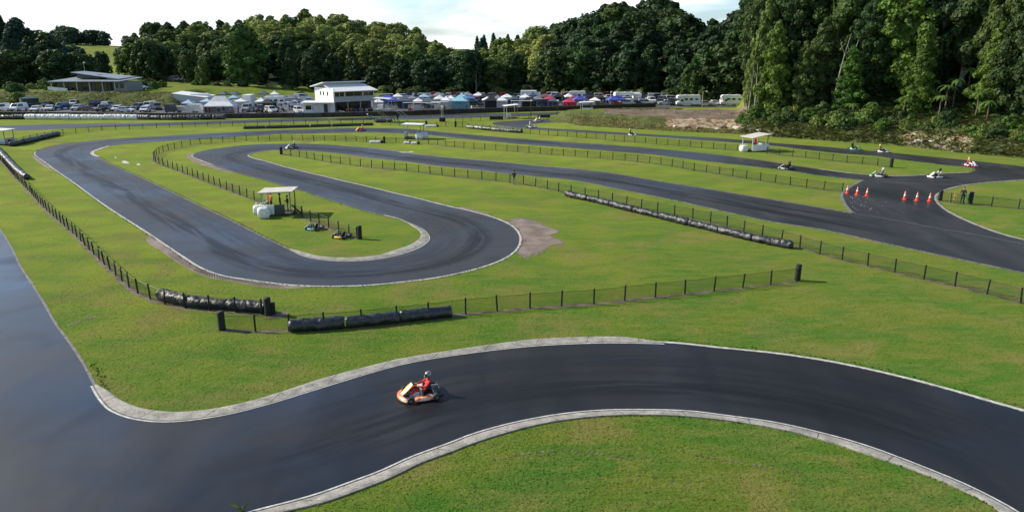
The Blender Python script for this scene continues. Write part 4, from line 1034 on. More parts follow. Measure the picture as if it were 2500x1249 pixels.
# ------------------------------------------------------------------ people
def skin_mesh(name, nodes_, edges_, rad, mats, classify, extra=None, sub=1):
    me = bpy.data.meshes.new(name); me.from_pydata(nodes_, edges_, []); o = bpy.data.objects.new('tmp', me); COL.objects.link(o)
    md = o.modifiers.new('skin', 'SKIN'); md.branch_smoothing = .4
    for i, r in enumerate(rad): me.skin_vertices[0].data[i].radius = (r, r) if not isinstance(r, tuple) else r; me.skin_vertices[0].data[i].use_root = (i == 0)
    if sub: s_ = o.modifiers.new('sub', 'SUBSURF'); s_.levels = sub; s_.render_levels = sub
    bpy.context.view_layer.update(); dg = bpy.context.evaluated_depsgraph_get()
    ev = o.evaluated_get(dg); m2 = bpy.data.meshes.new_from_object(ev); bpy.data.objects.remove(o)
    V = [v.co.copy() for v in m2.vertices]; Fc = [tuple(p.vertices) for p in m2.polygons]
    mb = MB(); mb.add(V, Fc); mb.m = [classify(sum((V[i] for i in f), Vector()) / len(f)) for f in Fc]
    if extra: extra(mb)
    me2 = bpy.data.meshes.new(name); me2.from_pydata(mb.v, [], mb.f)
    for m in mats: me2.materials.append(M[m])
    me2.polygons.foreach_set('material_index', mb.m); me2.polygons.foreach_set('use_smooth', [True] * len(me2.polygons)); me2.update()
    return me2
def head_hand(mb, head, facing, hands, skin_i):
    mb.cur = skin_i; h = Vector(head); f = Vector(facing)
    mb.ball(h, .105, 10, 8, (.92, .85, 1.15)); side = f.cross(Vector((0, 0, 1)))
    mb.tube([h + f * .085 + Vector((0, 0, .02)), h + f * .125 - Vector((0, 0, .025))], [.01, .018], 5)
    for s in (-1, 1):
        mb.ball(h + side * .092 * s, .026, 6, 5, (.5, .6, 1)); mb.ball(h + f * .088 + side * .035 * s + Vector((0, 0, .015)), .014, 6, 5)
    mb.tube([h + f * .09 + side * .025 - Vector((0, 0, .055)), h + f * .09 - side * .025 - Vector((0, 0, .055))], .008, 5)
    for (p, d) in hands:
        p = Vector(p); d = Vector(d).normalized(); a = d.cross(Vector((0, 0, 1))); a = a.normalized() if a.length > .1 else Vector((0, 1, 0)); n = a.cross(d)
        mb.tube([p - d * .03, p + d * .03, p + d * .085], [.028, .036, .030], 7)
        for k, l in enumerate((.062, .072, .068, .052)):
            b = p + d * .08 + a * (k - 1.5) * .018; mb.tube([b, b + d * l * .55 + n * .008, b + d * l * .85 + n * .03], [.0095, .009, .007], 5)
        b = p + a * .03 + d * .01; mb.tube([b, b + a * .03 + d * .03, b + a * .035 + d * .06], [.012, .011, .008], 5)
def stand_mesh(name, top, leg, hat=None, pose=0):
    # x right, y forward
    sw = [0, .05, -.03][pose]; arm = pose
    Nn = [(0, 0, .95), (0, -.01, 1.12), (0, -.02, 1.32), (0, 0, 1.46), (0, .01, 1.53),
          (-.09, 0, .90), (-.11, .03 + sw, .50), (-.12, 0 + sw * 1.5, .09), (-.12, .14 + sw * 1.5, .04),
          (.09, 0, .90), (.11, .03 - sw, .50), (.12, -.02 - sw * 1.5, .09), (.12, .12 - sw * 1.5, .04)]
    if arm == 0: Nn += [(-.19, -.01, 1.40), (-.25, -.03, 1.13), (-.26, .06, .90), (.19, -.01, 1.40), (.25, -.03, 1.13), (.26, .06, .90)]
    elif arm == 1: Nn += [(-.19, -.01, 1.40), (-.26, -.02, 1.15), (-.16, .22, 1.13), (.19, -.01, 1.40), (.26, -.02, 1.15), (.14, .22, 1.15)]
    else: Nn += [(-.19, -.01, 1.40), (-.27, -.02, 1.15), (-.24, .12, .93), (.19, -.01, 1.40), (.30, .10, 1.25), (.30, .34, 1.30)]
    E = [(0, 1), (1, 2), (2, 3), (3, 4), (0, 5), (5, 6), (6, 7), (7, 8), (0, 9), (9, 10), (10, 11), (11, 12), (2, 13), (13, 14), (14, 15), (2, 16), (16, 17), (17, 18)]
    rad = [(.15, .11), (.145, .11), (.17, .12), .065, .055, .095, .065, .045, .04, .095, .065, .045, .04, .065, .05, .034, .065, .05, .034]
    def cl(c):
        if c.z < .10: return 2
        if c.z < .93 and abs(c.x) < .21: return 1
        if c.z > 1.47: return 3
        return 0
    hd = [(Nn[15], Vector(Nn[15]) - Vector(Nn[14])), (Nn[18], Vector(Nn[18]) - Vector(Nn[17]))]
    return skin_mesh(name, Nn, E, rad, [top, leg, 'black', 'skin'], cl, lambda mb: head_hand(mb, (0, .02, 1.64), (0, 1, 0), hd, 3))
def hair_mesh(z=1.64, y=.0):
    mb = MB(); mb.ball((0, y, z + .03), .118, 10, 7, (.95, .95, 1.08)); me = bpy.data.meshes.new('hair'); me.from_pydata([(a, b, max(c, z - .02)) if b > y + .02 else (a, b, c) for a, b, c in mb.v], [], mb.f); me.materials.append(M['black']); return me
HAIR = hair_mesh(y=-.012)
M['navy'] = mat('navy_cloth', (.02, .03, .07), .8); M['blackcloth'] = mat('black_cloth', (.012, .012, .014), .85); M['jeans'] = mat('jeans', (.05, .08, .14), .85)
M['beige'] = mat('beige_cloth', (.38, .32, .24), .85); M['redcloth'] = mat('red_cloth', (.5, .03, .03), .8); M['whitecloth'] = mat('white_cloth', (.72, .72, .7), .8); M['greycloth'] = mat('grey_cloth', (.2, .2, .21), .85); M['bluecloth'] = mat('blue_cloth', (.04, .12, .42), .8)
BODY = {}
for top, leg, pose in [('orange', 'blackcloth', 1), ('blackcloth', 'blackcloth', 0), ('blackcloth', 'greycloth', 1), ('whitecloth', 'jeans', 0), ('redcloth', 'blackcloth', 1), ('navy', 'beige', 2), ('greycloth', 'jeans', 1), ('bluecloth', 'blackcloth', 0), ('beige', 'blackcloth', 2), ('red', 'blackcloth', 1)]:
    BODY[(top, leg, pose)] = stand_mesh('body', top, leg, pose=pose)
def person(loc, rz, key, label, group=None, hair=True, s=1.0):
    r_ = empty('person', loc, rz, label, 'person', group); r_.scale = (s,) * 3
    if key not in BODY: BODY[key] = stand_mesh('body', *key[:2], pose=key[2])
    link('body', BODY[key], r_)
    if hair: link('hair', HAIR, r_)
    return r_
person(G(1255, 451), -.4, ('blackcloth', 'greycloth', 1), 'person in black jacket standing at the fence on the middle lawn', s=1.0)
person(G(971, 297), .3, ('blackcloth', 'blackcloth', 0), 'dark dressed person standing right of the commentary stand')

# ------------------------------------------------------------------ marshal huts
def hut(px, py, rz, label, size=(3.3, 2.1), h=2.25, tilt=.05, roof='creamroof', front='white', deck=True, panels='fl'):
    root = empty('marshal_hut', G(px, py), rz, label, 'hut'); a, b = size
    mb = MB(); mb.box((0, 0, h + .08), (a + .7, b + .7, .10), ry=-tilt, bev=.02); mb.build('roof', roof, root)
    mb = MB()
    for k in range(3): mb.box((0, (k - 1) * b * .45, h - .02), (a + .5, .06, .1), ry=-tilt)
    mb.build('rafter', 'wood', root)
    for x in (-a / 2, a / 2):
        for y in (-b / 2, b / 2): mb = MB(); mb.box((x, y, (h + tilt * x) / 2), (.1, .1, h + tilt * x - .02)); mb.build('post', 'lightgrey' if (x < 0) else 'wood', root)
    if deck: mb = MB(); mb.box((0, 0, .12), (a + .1, b + .1, .16)); mb.build('floor', 'darkwood', root)
    if 'f' in panels: mb = MB(); mb.box((-a * .30, -b / 2 - .08, .62), (a * .40, .05, .95)); mb.build('front_panel', front, root)
    if 'w' in panels: mb = MB(); mb.box((0, -b / 2 - .08, .62), (a, .05, .95)); mb.build('front_panel', front, root)
    if 'g' in panels: mb = MB(); mb.box((a * .1, -b / 2 - .08, .62), (a * .38, .05, .95)); mb.build('grey_panel', 'darkgrey', root)
    if 'l' in panels: mb = MB(); mb.box((-a / 2 - .08, 0, .62), (.05, b, .95)); mb.build('side_panel', front, root)
    if 'r' in panels: mb = MB(); mb.box((a / 2 + .08, 0, .62), (.05, b, .95)); mb.build('side_panel', 'lightgrey', root)
    if 'b' in panels: mb = MB(); mb.box((0, b / 2 + .08, .62), (a, .05, .95)); mb.build('back_panel', front, root)
    return root
def bulk_bag(p, s, label, rz, seed=1):
    rr = random.Random(seed); mb = MB(); rings = []
    for k in range(9):
        q = k / 8; r = s * (.46 + .10 * math.sin(PI * q)) * (1 if k < 8 else .55); rings.append([])
        for a in range(16):
            an = 2 * PI * a / 16; sq = 1 / max(abs(math.cos(an)), abs(math.sin(an))) ** .55
            rings[-1].append(Vector((math.cos(an) * r * sq * rr.uniform(.95, 1.06), math.sin(an) * r * sq * rr.uniform(.95, 1.06), s * .95 * q + (rr.uniform(-.04, .04) if k else 0))))
    mb.loft(rings); root = empty('bulk_bag', p, rz, label, 'bulk bag', 'white woven bulk bags beside the marshal huts'); mb.build('sack', 'bag', root, smooth=True)
    for a in range(4):
        an = PI / 4 + a * PI / 2; c, d = math.cos(an), math.sin(an); mb = MB(); mb.tube([(c * s * .5, d * s * .5, s * .9), (c * s * .45, d * s * .45, s * 1.12), (c * s * .28, d * s * .28, s * 1.1), (c * s * .3, d * s * .3, s * .9)], .025, 5); mb.build('loop', 'bag', root)
hut(684, 521, .06, 'nearest marshal hut with flat cream roof, manned by three people', size=(2.6, 1.9), tilt=.03, panels='flg')
bulk_bag(G(645, 531), 1.05, 'nearer white bulk bag at the left of the nearest hut', .3, 1); bulk_bag(G(633, 522), .95, 'farther white bulk bag at the left of the nearest hut', .1, 2)
def hutpt(px, py, z=.2): p = G(px, py); p.z = z; return p
person(hutpt(664, 517), 2.4, ('orange', 'blackcloth', 1), 'marshal in hi-vis orange vest in the nearest hut'); person(hutpt(686, 519), -1.2, ('blackcloth', 'blackcloth', 0), 'person all in black standing in the middle of the nearest hut', s=.98)
person(hutpt(704, 520), 2.2, ('blackcloth', 'greycloth', 1), 'person in black at the right post of the nearest hut', s=.9)
mb = MB(); mb.box((0, 0, .45), (1.4, .05, .12), ry=.75); mb.box((-.1, .12, .45), (1.3, .05, .10), ry=.75); mb.box((.4, .05, .4), (.05, .4, .8)); o = mb.build('handrail', 'black'); o.location = G(727, 523); tag(o, 'sloping black handrail at the right of the nearest hut', 'handrail')
hut(1011, 338, -.12, 'middle marshal hut with tilted white roof beside the white bags', size=(3.0, 2.3), h=2.5, tilt=-.02, roof='white', panels='l')
bulk_bag(G(1024, 340), 1.2, 'front white bulk bag right of the middle hut', .2, 3); bulk_bag(G(1036, 338), 1.15, 'rear white bulk bag right of the middle hut', .5, 4)
hut(1842, 368, .42, 'right marshal hut with sloping cream roof and white panels', size=(3.0, 2.2), h=2.35, tilt=.12, panels='wr')
bulk_bag(G(1815, 370), 1.05, 'white bulk bag left of the right marshal hut', .2, 5); bulk_bag(G(1868, 365), .95, 'pale bulk bag right of the right marshal hut', .5, 6)
person(hutpt(1842, 366), 2.9, ('red', 'blackcloth', 1), 'marshal in red top in the right hut')
hut(1247, 288.5, .3, 'far marshal hut with tilted white roof by the far bend', size=(2.6, 2.), h=2.9, tilt=.08, roof='white', panels='f')
hut(3, 352, .0, 'hut with white roof cut by the left edge', size=(3.1, 2.3), h=2.4, tilt=-.04, roof='white', panels='wr')
o_ = hut(1432, 282, .1, 'small white hut with flat roof on the mound', size=(2.6, 2.), h=2.3, tilt=.02, roof='white', panels='w'); o_.location.z = .8
# commentary stand
root = empty('commentary_stand', G(947, 298), -.1, 'raised metal commentary stand with white canopy beside the clubhouse', 'stand')
for x, y in ((-1.1, -.9), (1.1, -.9), (-1.1, 1.), (1.1, 1.)): mb = MB(); mb.tube([(x * 1.25, y, 0), (x * .75, y, 1.4), (x, y, 2.7)], .08, 6); mb.build('leg', 'black', root)
mb = MB(); mb.tube([(-2.4, -.9, 2.6), (-.4, -.9, 1.2), (.6, -.9, 0)], .08, 6); mb.tube([(-2.4, 1, 2.6), (-.4, 1, 1.2), (.6, 1, 0)], .08, 6); mb.build('brace', 'grey', root)
mb = MB(); mb.box((-.5, 0, 2.75), (4.4, 2.6, .14)); mb.build('deck', 'grey', root)
mb = MB()
for x in (-2.6, -1.6, -.6, .4, 1.6): mb.box((x, -1.25, 3.3), (.05, .05, 1.)); mb.box((x, 1.25, 3.3), (.05, .05, 1.))
for z in (3.1, 3.45, 3.8): mb.box((-.5, -1.25, z), (4.2, .04, .04)); mb.box((-.5, 1.25, z), (4.2, .04, .04))
mb.build('railing', 'lightgrey', root)
mb = MB(); mb.box((-.9, 0, 5.1), (3.6, 2.8, .12), ry=.05, bev=.03)
mb.build('canopy', 'white', root)
mb = MB()
for x, y in ((-2.4, -1.2), (.7, -1.2), (-2.4, 1.2), (.7, 1.2)): mb.box((x, y, 3.95), (.06, .06, 2.3))
mb.build('canopy_post', 'lightgrey', root)
mb = MB(); mb.box((-1.5, .4, 3.3), (1.1, .8, .9), bev=.05); mb.build('desk', 'white', root)
mb = MB()
for k in range(9): mb.box((1.9 + k * .3, 0, 2.6 - k * .28), (.32, 1., .05))
mb.build('stair', 'grey', root)
mb = MB(); mb.tube([(1.7, -.5, 3.7), (4.5, -.5, 1.1)], .04, 5); mb.tube([(1.7, .5, 3.7), (4.5, .5, 1.1)], .04, 5)
mb.build('handrail', 'lightgrey', root)
q_ = G(940, 298); person(Vector((q_.x, q_.y + .2, 2.82)), 2.8, ('bluecloth', 'blackcloth', 0), 'person in blue on the commentary stand')
# start light post
root = empty('start_light_post', G(1080, 297), 0, 'start light post with twin poles and side arm on a black base', 'start light')
mb = MB(); mb.box((0, 0, .45), (1.3, 1., .9), bev=.1); mb.build('base', 'rubber', root)
for x in (-.15, .2): mb = MB(); mb.tube([(x, 0, .8), (x, 0, 3.4)], .05, 6); mb.build('pole', 'lightgrey', root)
mb = MB(); mb.box((.02, 0, 3.2), (.5, .3, .7), bev=.05); mb.build('light_box', 'white', root)
mb = MB(); mb.tube([(0, 0, 3.5), (-3.6, .2, 3.95)], .06, 6); mb.tube([(0, 0, 3.3), (-3.6, .2, 3.9)], .03, 6); mb.build('arm', 'lightgrey', root)
mb = MB(); mb.box((0, -.18, .9 + 1.2), (.3, .1, .5)); mb.build('sign_plate', 'black', root)
# ------------------------------------------------------------------ karts (x forward)
M['kart_or'] = mat('fairing_orange', (.85, .16, .02), .3, coat=.5, dirt=(.88, .78, .60), vscale=3.4)
M['kart_wh'] = mat('fairing_white', (.80, .80, .78), .3, coat=.5)
M['kart_gr'] = mat('fairing_green', (.03, .45, .16), .3, coat=.5, dirt=(.55, .7, .6), vscale=2.2)
M['kart_pk'] = mat('fairing_pink', (.75, .10, .16), .3, coat=.5, dirt=(.8, .6, .6), vscale=2.)
M['kart_te'] = mat('fairing_teal', (.03, .36, .48), .3, coat=.5, dirt=(.5, .62, .66), vscale=3.)
M['kart_bk'] = mat('fairing_black', (.02, .02, .022), .3, coat=.5, dirt=(.5, .5, .5), vscale=4.)
M['kart_rd'] = mat('fairing_red', (.55, .03, .03), .3, coat=.5, dirt=(.7, .5, .4), vscale=3.)
def kart(fair, panel, accent, seat='black', engine=True):
    root = empty('kart', (0, 0, 0), 0)
    mb = MB(); mb.box((.28, 0, .065), (.75, .56, .012))
    for s in (-1, 1): mb.tube([(-.62, s * .33, .10), (.1, s * .30, .085), (.38, s * .24, .085), (.82, s * .20, .09)], .016, 6); mb.tube([(.35, s * .26, .085), (.55, s * .40, .10)], .016, 6); mb.tube([(.2, s * .3, .085), (.25, s * .55, .10), (-.32, s * .56, .10), (-.35, s * .3, .085)], .012, 6)
    for x in (-.62, -.2, .36, .80): mb.tube([(x, -.33 if x < 0 else -.24, .09), (x, .33 if x < 0 else .24, .09)], .015, 6)
    mb.tube([(-.5, -.64, .14), (-.5, .64, .14)], .022, 8); mb.build('chassis', 'chrome', root)
    rings = []
    for k in range(13):
        y = -.56 + 1.12 * k / 12; q = abs(y) / .56; x = .99 - .24 * q ** 2.2; h = .21 - .05 * q; dpt = .16 + .05 * (1 - q)
        if q > .95: dpt *= .7; h *= .8
        rings.append([Vector(p) for p in ((x - dpt, y, .05), (x - .02, y, .045), (x, y, .09), (x - .02, y, h * .8), (x - .07, y, h), (x - dpt, y, h * .96))])
    mb = MB(); mb.loft(rings); mb.build('front_fairing', fair, root)
    mb = MB(); rings = []
    for k in range(5):
        q = k / 4; x = .80 - .44 * q; z = .20 + .40 * q; wd = .10 + .07 * math.sin(PI * min(q * .8 + .1, 1)); rings.append([Vector((x, -wd, z)), Vector((x + .03, 0, z + .03)), Vector((x, wd, z)), Vector((x - .03, wd, z - .03)), Vector((x - .03, -wd, z - .03))])
    mb.loft(rings); mb.build('front_panel', panel, root)
    for s in (-1, 1):
        rings = []
        for k in range(8):
            q = k / 7; x = .36 - .74 * q; e = .6 if k in (0, 7) else 1; y0 = s * .40; y1 = s * (.62 + .03 * math.sin(PI * q)); h = .12 + .11 * e * (.55 + .45 * q)
            rings.append([Vector(p) for p in ((x, y0, .06), (x, y1, .06), (x, y1 + s * .01, .12), (x, y1 - s * .02, h), (x, y0, h * .9))][::s])
        mb = MB(); mb.loft(rings); mb.build('side_pod', accent if s > 0 else fair, root)
        mb = MB(); mb.box((.42, s * .47, .2), (.02, .02, .02)); 
    mb = MB(); mb.tube([(.60, 0, .1), (.22, 0, .44)], .012, 6); mb.build('steering_column', 'black', root)
    mb = MB(); c = Vector((.20, 0, .46)); ax = Vector((-.6, 0, .8)); a = Vector((0, 1, 0)); b = ax.cross(a)
    pts = [c + (a * math.cos(t * PI / 6) + b * math.sin(t * PI / 6)) * .15 for t in range(13)]; mb.tube(pts, .016, 6, False); mb.tube([c - a * .15, c + a * .15], .012, 5); mb.build('steering_wheel', 'black', root)
    mb = MB(); rings = []
    for k in range(6):
        q = k / 5; x = .02 - .34 * q - .06 * q * q; z = .08 + .46 * max(q - .45, 0) / .55; wd = .20 - .02 * q; lip = .16 * (1 - abs(q - .4))
        rings.append([Vector(p) for p in ((x, -wd, z + lip), (x - .01, -wd * .8, z + .02), (x - .01, wd * .8, z + .02), (x, wd, z + lip), (x - .03, wd + .015, z + lip), (x - .04, wd * .8, z - .015), (x - .04, -wd * .8, z - .015), (x - .03, -wd - .015, z + lip))])
    mb.loft(rings); mb.build('seat', seat, root)
    if engine:
        mb = MB(); mb.box((-.22, -.36, .20), (.24, .2, .2), bev=.03)
        for k in range(5): mb.box((-.22, -.36, .32 + k * .025), (.17, .17, .01))
        mb.tube([(-.3, -.3, .22), (-.55, -.32, .2), (-.8, -.25, .22)], [.03, .05, .03], 8); mb.build('engine', 'grey', root)
    mb = MB(); mb.box((.06, .37, .33), (.08, .24, .34), rz=.3, bev=.02) if engine else mb.box((0, .36, .2), (.2, .14, .14), bev=.02); mb.build('radiator', 'darkgrey', root)
    mb = MB(); mb.tube([(-.62, -.60, .17), (-.76, -.56, .17), (-.80, -.3, .18), (-.80, .3, .18), (-.76, .56, .17), (-.62, .60, .17)], .05, 8); mb.build('rear_bumper', 'black', root)
    for x, y, r, w_ in ((.56, .56, .13, .13), (.56, -.56, .13, .13), (-.5, .60, .14, .21), (-.5, -.60, .14, .21)):
        mb = MB(); mb.tube([(0, -w_ / 2, 0), (0, -w_ / 2 + .025, 0), (0, w_ / 2 - .025, 0), (0, w_ / 2, 0)], [r * .8, r, r, r * .8], 16); wh = mb.build('tyre', 'tyre', root); wh.location = (x, y, r)
        mb = MB(); mb.tube([(0, -w_ / 2 - .005, 0), (0, w_ / 2 + .005, 0)], r * .52, 10); mb.build('rim', 'rim', wh)
    return root
def driver_mesh(suit, suit2, glove='black'):
    Nn = [(-.20, 0, .22), (-.30, 0, .40), (-.36, 0, .58), (-.36, 0, .70), (-.34, 0, .76),
          (-.14, .10, .22), (.22, .19, .36), (.58, .16, .15), (.68, .16, .22), (-.14, -.10, .22), (.22, -.19, .36), (.58, -.16, .15), (.68, -.16, .22),
          (-.34, .19, .64), (-.16, .29, .47), (.10, .16, .48), (-.34, -.19, .64), (-.16, -.29, .47), (.10, -.16, .48)]
    E = [(0, 1), (1, 2), (2, 3), (3, 4), (0, 5), (5, 6), (6, 7), (7, 8), (0, 9), (9, 10), (10, 11), (11, 12), (2, 13), (13, 14), (14, 15), (2, 16), (16, 17), (17, 18)]
    rad = [(.15, .13), (.15, .12), (.17, .12), .07, .06, .095, .07, .05, .04, .095, .07, .05, .04, .068, .05, .036, .068, .05, .036]
    def cl(c):
        if c.x > .52: return 2
        if abs(c.y) > .13 and c.z > .42 and c.x < .06: return 1
        return 0
    def ex(mb):
        head_hand(mb, (-.32, 0, .86), (1, 0, 0), [(Nn[15], (.5, -.2, .1)), (Nn[18], (.5, .2, .1))], 3)
        mb.m = [2 if (i >= 0 and False) else m_ for i, m_ in enumerate(mb.m)]
    return skin_mesh('body', Nn, E, rad, [suit, suit2, glove, 'skin'], cl, ex)
def helmet(mshell, parent):
    mb = MB(); mb.ball((-.33, 0, .87), .15, 14, 10, (1.05, .92, 1.05)); mb.tube([(-.2, 0, .80), (-.16, 0, .79)], [.09, .05], 8); h = mb.build('helmet', mshell, parent, smooth=True)
    mb = MB(); V = []
    for k in range(7):
        a = -1.0 + 2.0 * k / 6
        for z in (-.02, .07): V.append((-.33 + math.cos(a) * .163, math.sin(a) * .148, .87 + z))
    mb.add(V, [(2*i, 2*i+2, 2*i+3, 2*i+1) for i in range(6)]); mb.build('visor', 'glass', h)
DRV = {}
def driver(loc, rz, suit, suit2, hel, label):
    k = (suit, suit2)
    if k not in DRV: DRV[k] = driver_mesh(*k)
    r_ = empty('person', loc, rz, label, 'person', 'kart drivers on the track'); r_.scale = (1.13,) * 3; link('body', DRV[k], r_); helmet(hel, r_)
def heading(p0, p1): a, b = G(*p0), G(*p1); return math.atan2(b.y - a.y, b.x - a.x)
KP = {}
def putkart(key, px, py, nose, label, grp='karts out on the track', drv=None, z=.012):
    sk = 1.13 if drv else .95
    p = G(px, py, z); rz = heading((px, py), nose)
    if key not in KP: KP[key] = kart(*key); k = KP[key]; k.location = p; k.rotation_euler = (0, 0, rz); k.scale = (sk,) * 3; tag(k, label, 'kart', grp)
    else: dup(KP[key], p, rz, label, grp, 'kart', scale=sk)
    if drv: driver(p, rz, *drv)
M['hel_w'] = mat('helmet_white', (.8, .8, .8), .2, coat=.6); M['hel_s'] = mat('helmet_silver', (.22, .23, .26), .25, metal=.3, coat=.6); M['hel_b'] = mat('helmet_black', (.02, .02, .02), .2, coat=.6); M['hel_y'] = mat('helmet_yellow', (.7, .5, .1), .25, coat=.6)
putkart(('kart_or', 'yellow', 'kart_or'), 1028, 964, (968, 974), 'orange and yellow kart on the near bend, closest to the camera', drv=('redcloth', 'redcloth', 'hel_s', 'driver in red suit with silver helmet in the nearest orange kart'))
putkart(('kart_wh', 'kart_wh', 'kart_bk'), 714, 362, (690, 363), 'pale kart entering the inner left bend', drv=('greycloth', 'blackcloth', 'hel_w', 'white helmeted driver in the inner left bend'))
putkart(('kart_rd', 'yellow', 'kart_rd'), 881, 319, (860, 320), 'red and yellow kart on the outer straight above the middle', drv=('redcloth', 'beige', 'hel_y', 'driver in red with yellow helmet on the outer straight'))
putkart(('kart_wh', 'kart_wh', 'kart_wh'), 1298, 311, (1318, 312.5), 'white kart leaving the far right bend', drv=('greycloth', 'whitecloth', 'hel_w', 'driver of the white kart leaving the far bend'))
putkart(('kart_pk', 'kart_wh', 'kart_wh'), 1314, 296, (1295, 297), 'pink and white kart entering the far right bend', drv=('whitecloth', 'redcloth', 'hel_w', 'driver of the kart entering the far bend'))
putkart(('kart_wh', 'kart_wh', 'kart_bk'), 1542, 330, (1565, 332), 'white and black kart alone on the far straight', drv=('blackcloth', 'greycloth', 'hel_y', 'driver alone on the far straight'))
putkart(('kart_wh', 'kart_wh', 'kart_bk'), 1920, 413, (1898, 410), 'black and white kart on the straight, left of the green one', drv=('blackcloth', 'blackcloth', 'hel_b', 'driver all in black in the black and white kart'))
putkart(('kart_gr', 'kart_gr', 'kart_wh'), 2146, 431, (2122, 429), 'green kart with white helmeted driver by the link road', drv=('greycloth', 'greycloth', 'hel_w', 'white helmeted driver of the green kart by the link road'))
putkart(('kart_wh', 'kart_wh', 'kart_wh'), 2286, 433, (2262, 433.5), 'white kart following the green one out of the bend', drv=('blackcloth', 'whitecloth', 'hel_b', 'driver with black helmet in the white kart out of the bend'))
putkart(('kart_pk', 'kart_wh', 'kart_wh'), 2369, 405, (2384, 408), 'pink and white kart turning at the far right bend', drv=('whitecloth', 'redcloth', 'hel_y', 'driver in pink and white turning at the far right bend'))
putkart(('kart_gr', 'kart_gr', 'kart_wh'), 2085, 365, (2108, 367.5), 'green kart on the far straight below the ferns', drv=('blackcloth', 'blackcloth', 'hel_b', 'dark dressed driver of the green kart below the ferns'))
putkart(('kart_wh', 'kart_gr', 'kart_bk'), 2153, 371, (2176, 373.5), 'dark kart with pale pods following the green one below the ferns', drv=('blackcloth', 'greycloth', 'hel_y', 'driver of the dark kart below the ferns'))
putkart(('kart_gr', 'kart_gr', 'kart_wh'), 902, 289.5, (925, 289), 'tiny green kart on the pit straight before the clubhouse', drv=('greycloth', 'greycloth', 'hel_w', 'driver of the tiny kart on the pit straight'))
putkart(('kart_te', 'kart_wh', 'kart_te'), 768, 559, (750, 557), 'teal kart parked empty on the grass beside the fence', 'karts parked on the grass', z=.03)
putkart(('kart_bk', 'kart_wh', 'yellow'), 834, 579, (814, 576.5), 'black kart parked empty on the grass next to a black tube', 'karts parked on the grass', z=.03)

# ------------------------------------------------------------------ cones, flag marshal
def cone():
    root = empty('traffic_cone', (0, 0, 0)); mb = MB(); mb.box((0, 0, .03), (.44, .44, .05), bev=.02); mb.build('foot', 'conered', root)
    mb = MB(); mb.tube([(0, 0, .05), (0, 0, .42)], [.17, .115], 16, False); mb.tube([(0, 0, .62), (0, 0, .98)], [.085, .03], 16, True); mb.build('body', 'conered', root)
    mb = MB(); mb.tube([(0, 0, .42), (0, 0, .62)], [.118, .087], 16, False); mb.build('white_band', 'white', root); mb = MB(); mb.tube([(0, 0, .74), (0, 0, .82)], [.0705, .0585], 16, False); mb.build('upper_band', 'white', root)
    return root
cn_ = cone()
for i, (px, py) in enumerate([(2068, 472), (2092, 476), (2116, 479), (2208, 487), (2238, 490), (2269, 492)]):
    use(cn_, G(px, py), R.uniform(0, 1.5), label='orange traffic cone with white bands, %s of six from the left across the link road' % ordw(i + 1), cat='traffic cone', group='cones across the link road', scale=1.0)
person(G(2348, 497), 2.5, ('blackcloth', 'blackcloth', 1), 'flag marshal in black standing on the right lawn beside green and yellow flags')
for i, (px, py, c, dx, lb) in enumerate([(2318, 496, 'wood', .05, 'leftmost yellowish flag stick leaning on the fence by the marshal'), (2326, 496, 'yellow', .18, 'yellow flag on a tilted stick beside the marshal'), (2334, 497, 'wood', -.05, 'thin bare flag stick nearest left of the marshal'), (2358, 499, 'green', -.15, 'green flag hanging at the right of the marshal'), (2366, 498, 'green', .1, 'second green flag, closest to the dark tube bollard')]):
    root = empty('flag', G(px, py), .3 * i, lb, 'flag'); mb = MB(); mb.tube([(0, 0, 0), (dx, .1, 1.15)], .02, 5); mb.build('stick', 'wood', root)
    if c != 'wood':
        mb = MB(); V = []; Fq = []
        for a in range(5):
            for b in range(7): V.append((dx * .9 + a * .05 + .02 * math.sin(b * 1.3), .1 + .05 * math.sin(a * 1.7 + b), 1.12 - b * .13))
        for a in range(4):
            for b in range(6): q = a * 7 + b; Fq.append((q, q + 7, q + 8, q + 1))
        mb.add(V, Fq); mb.add([(x, y + .012, z) for x, y, z in V], [f[::-1] for f in Fq]); mb.build('cloth', c, root)

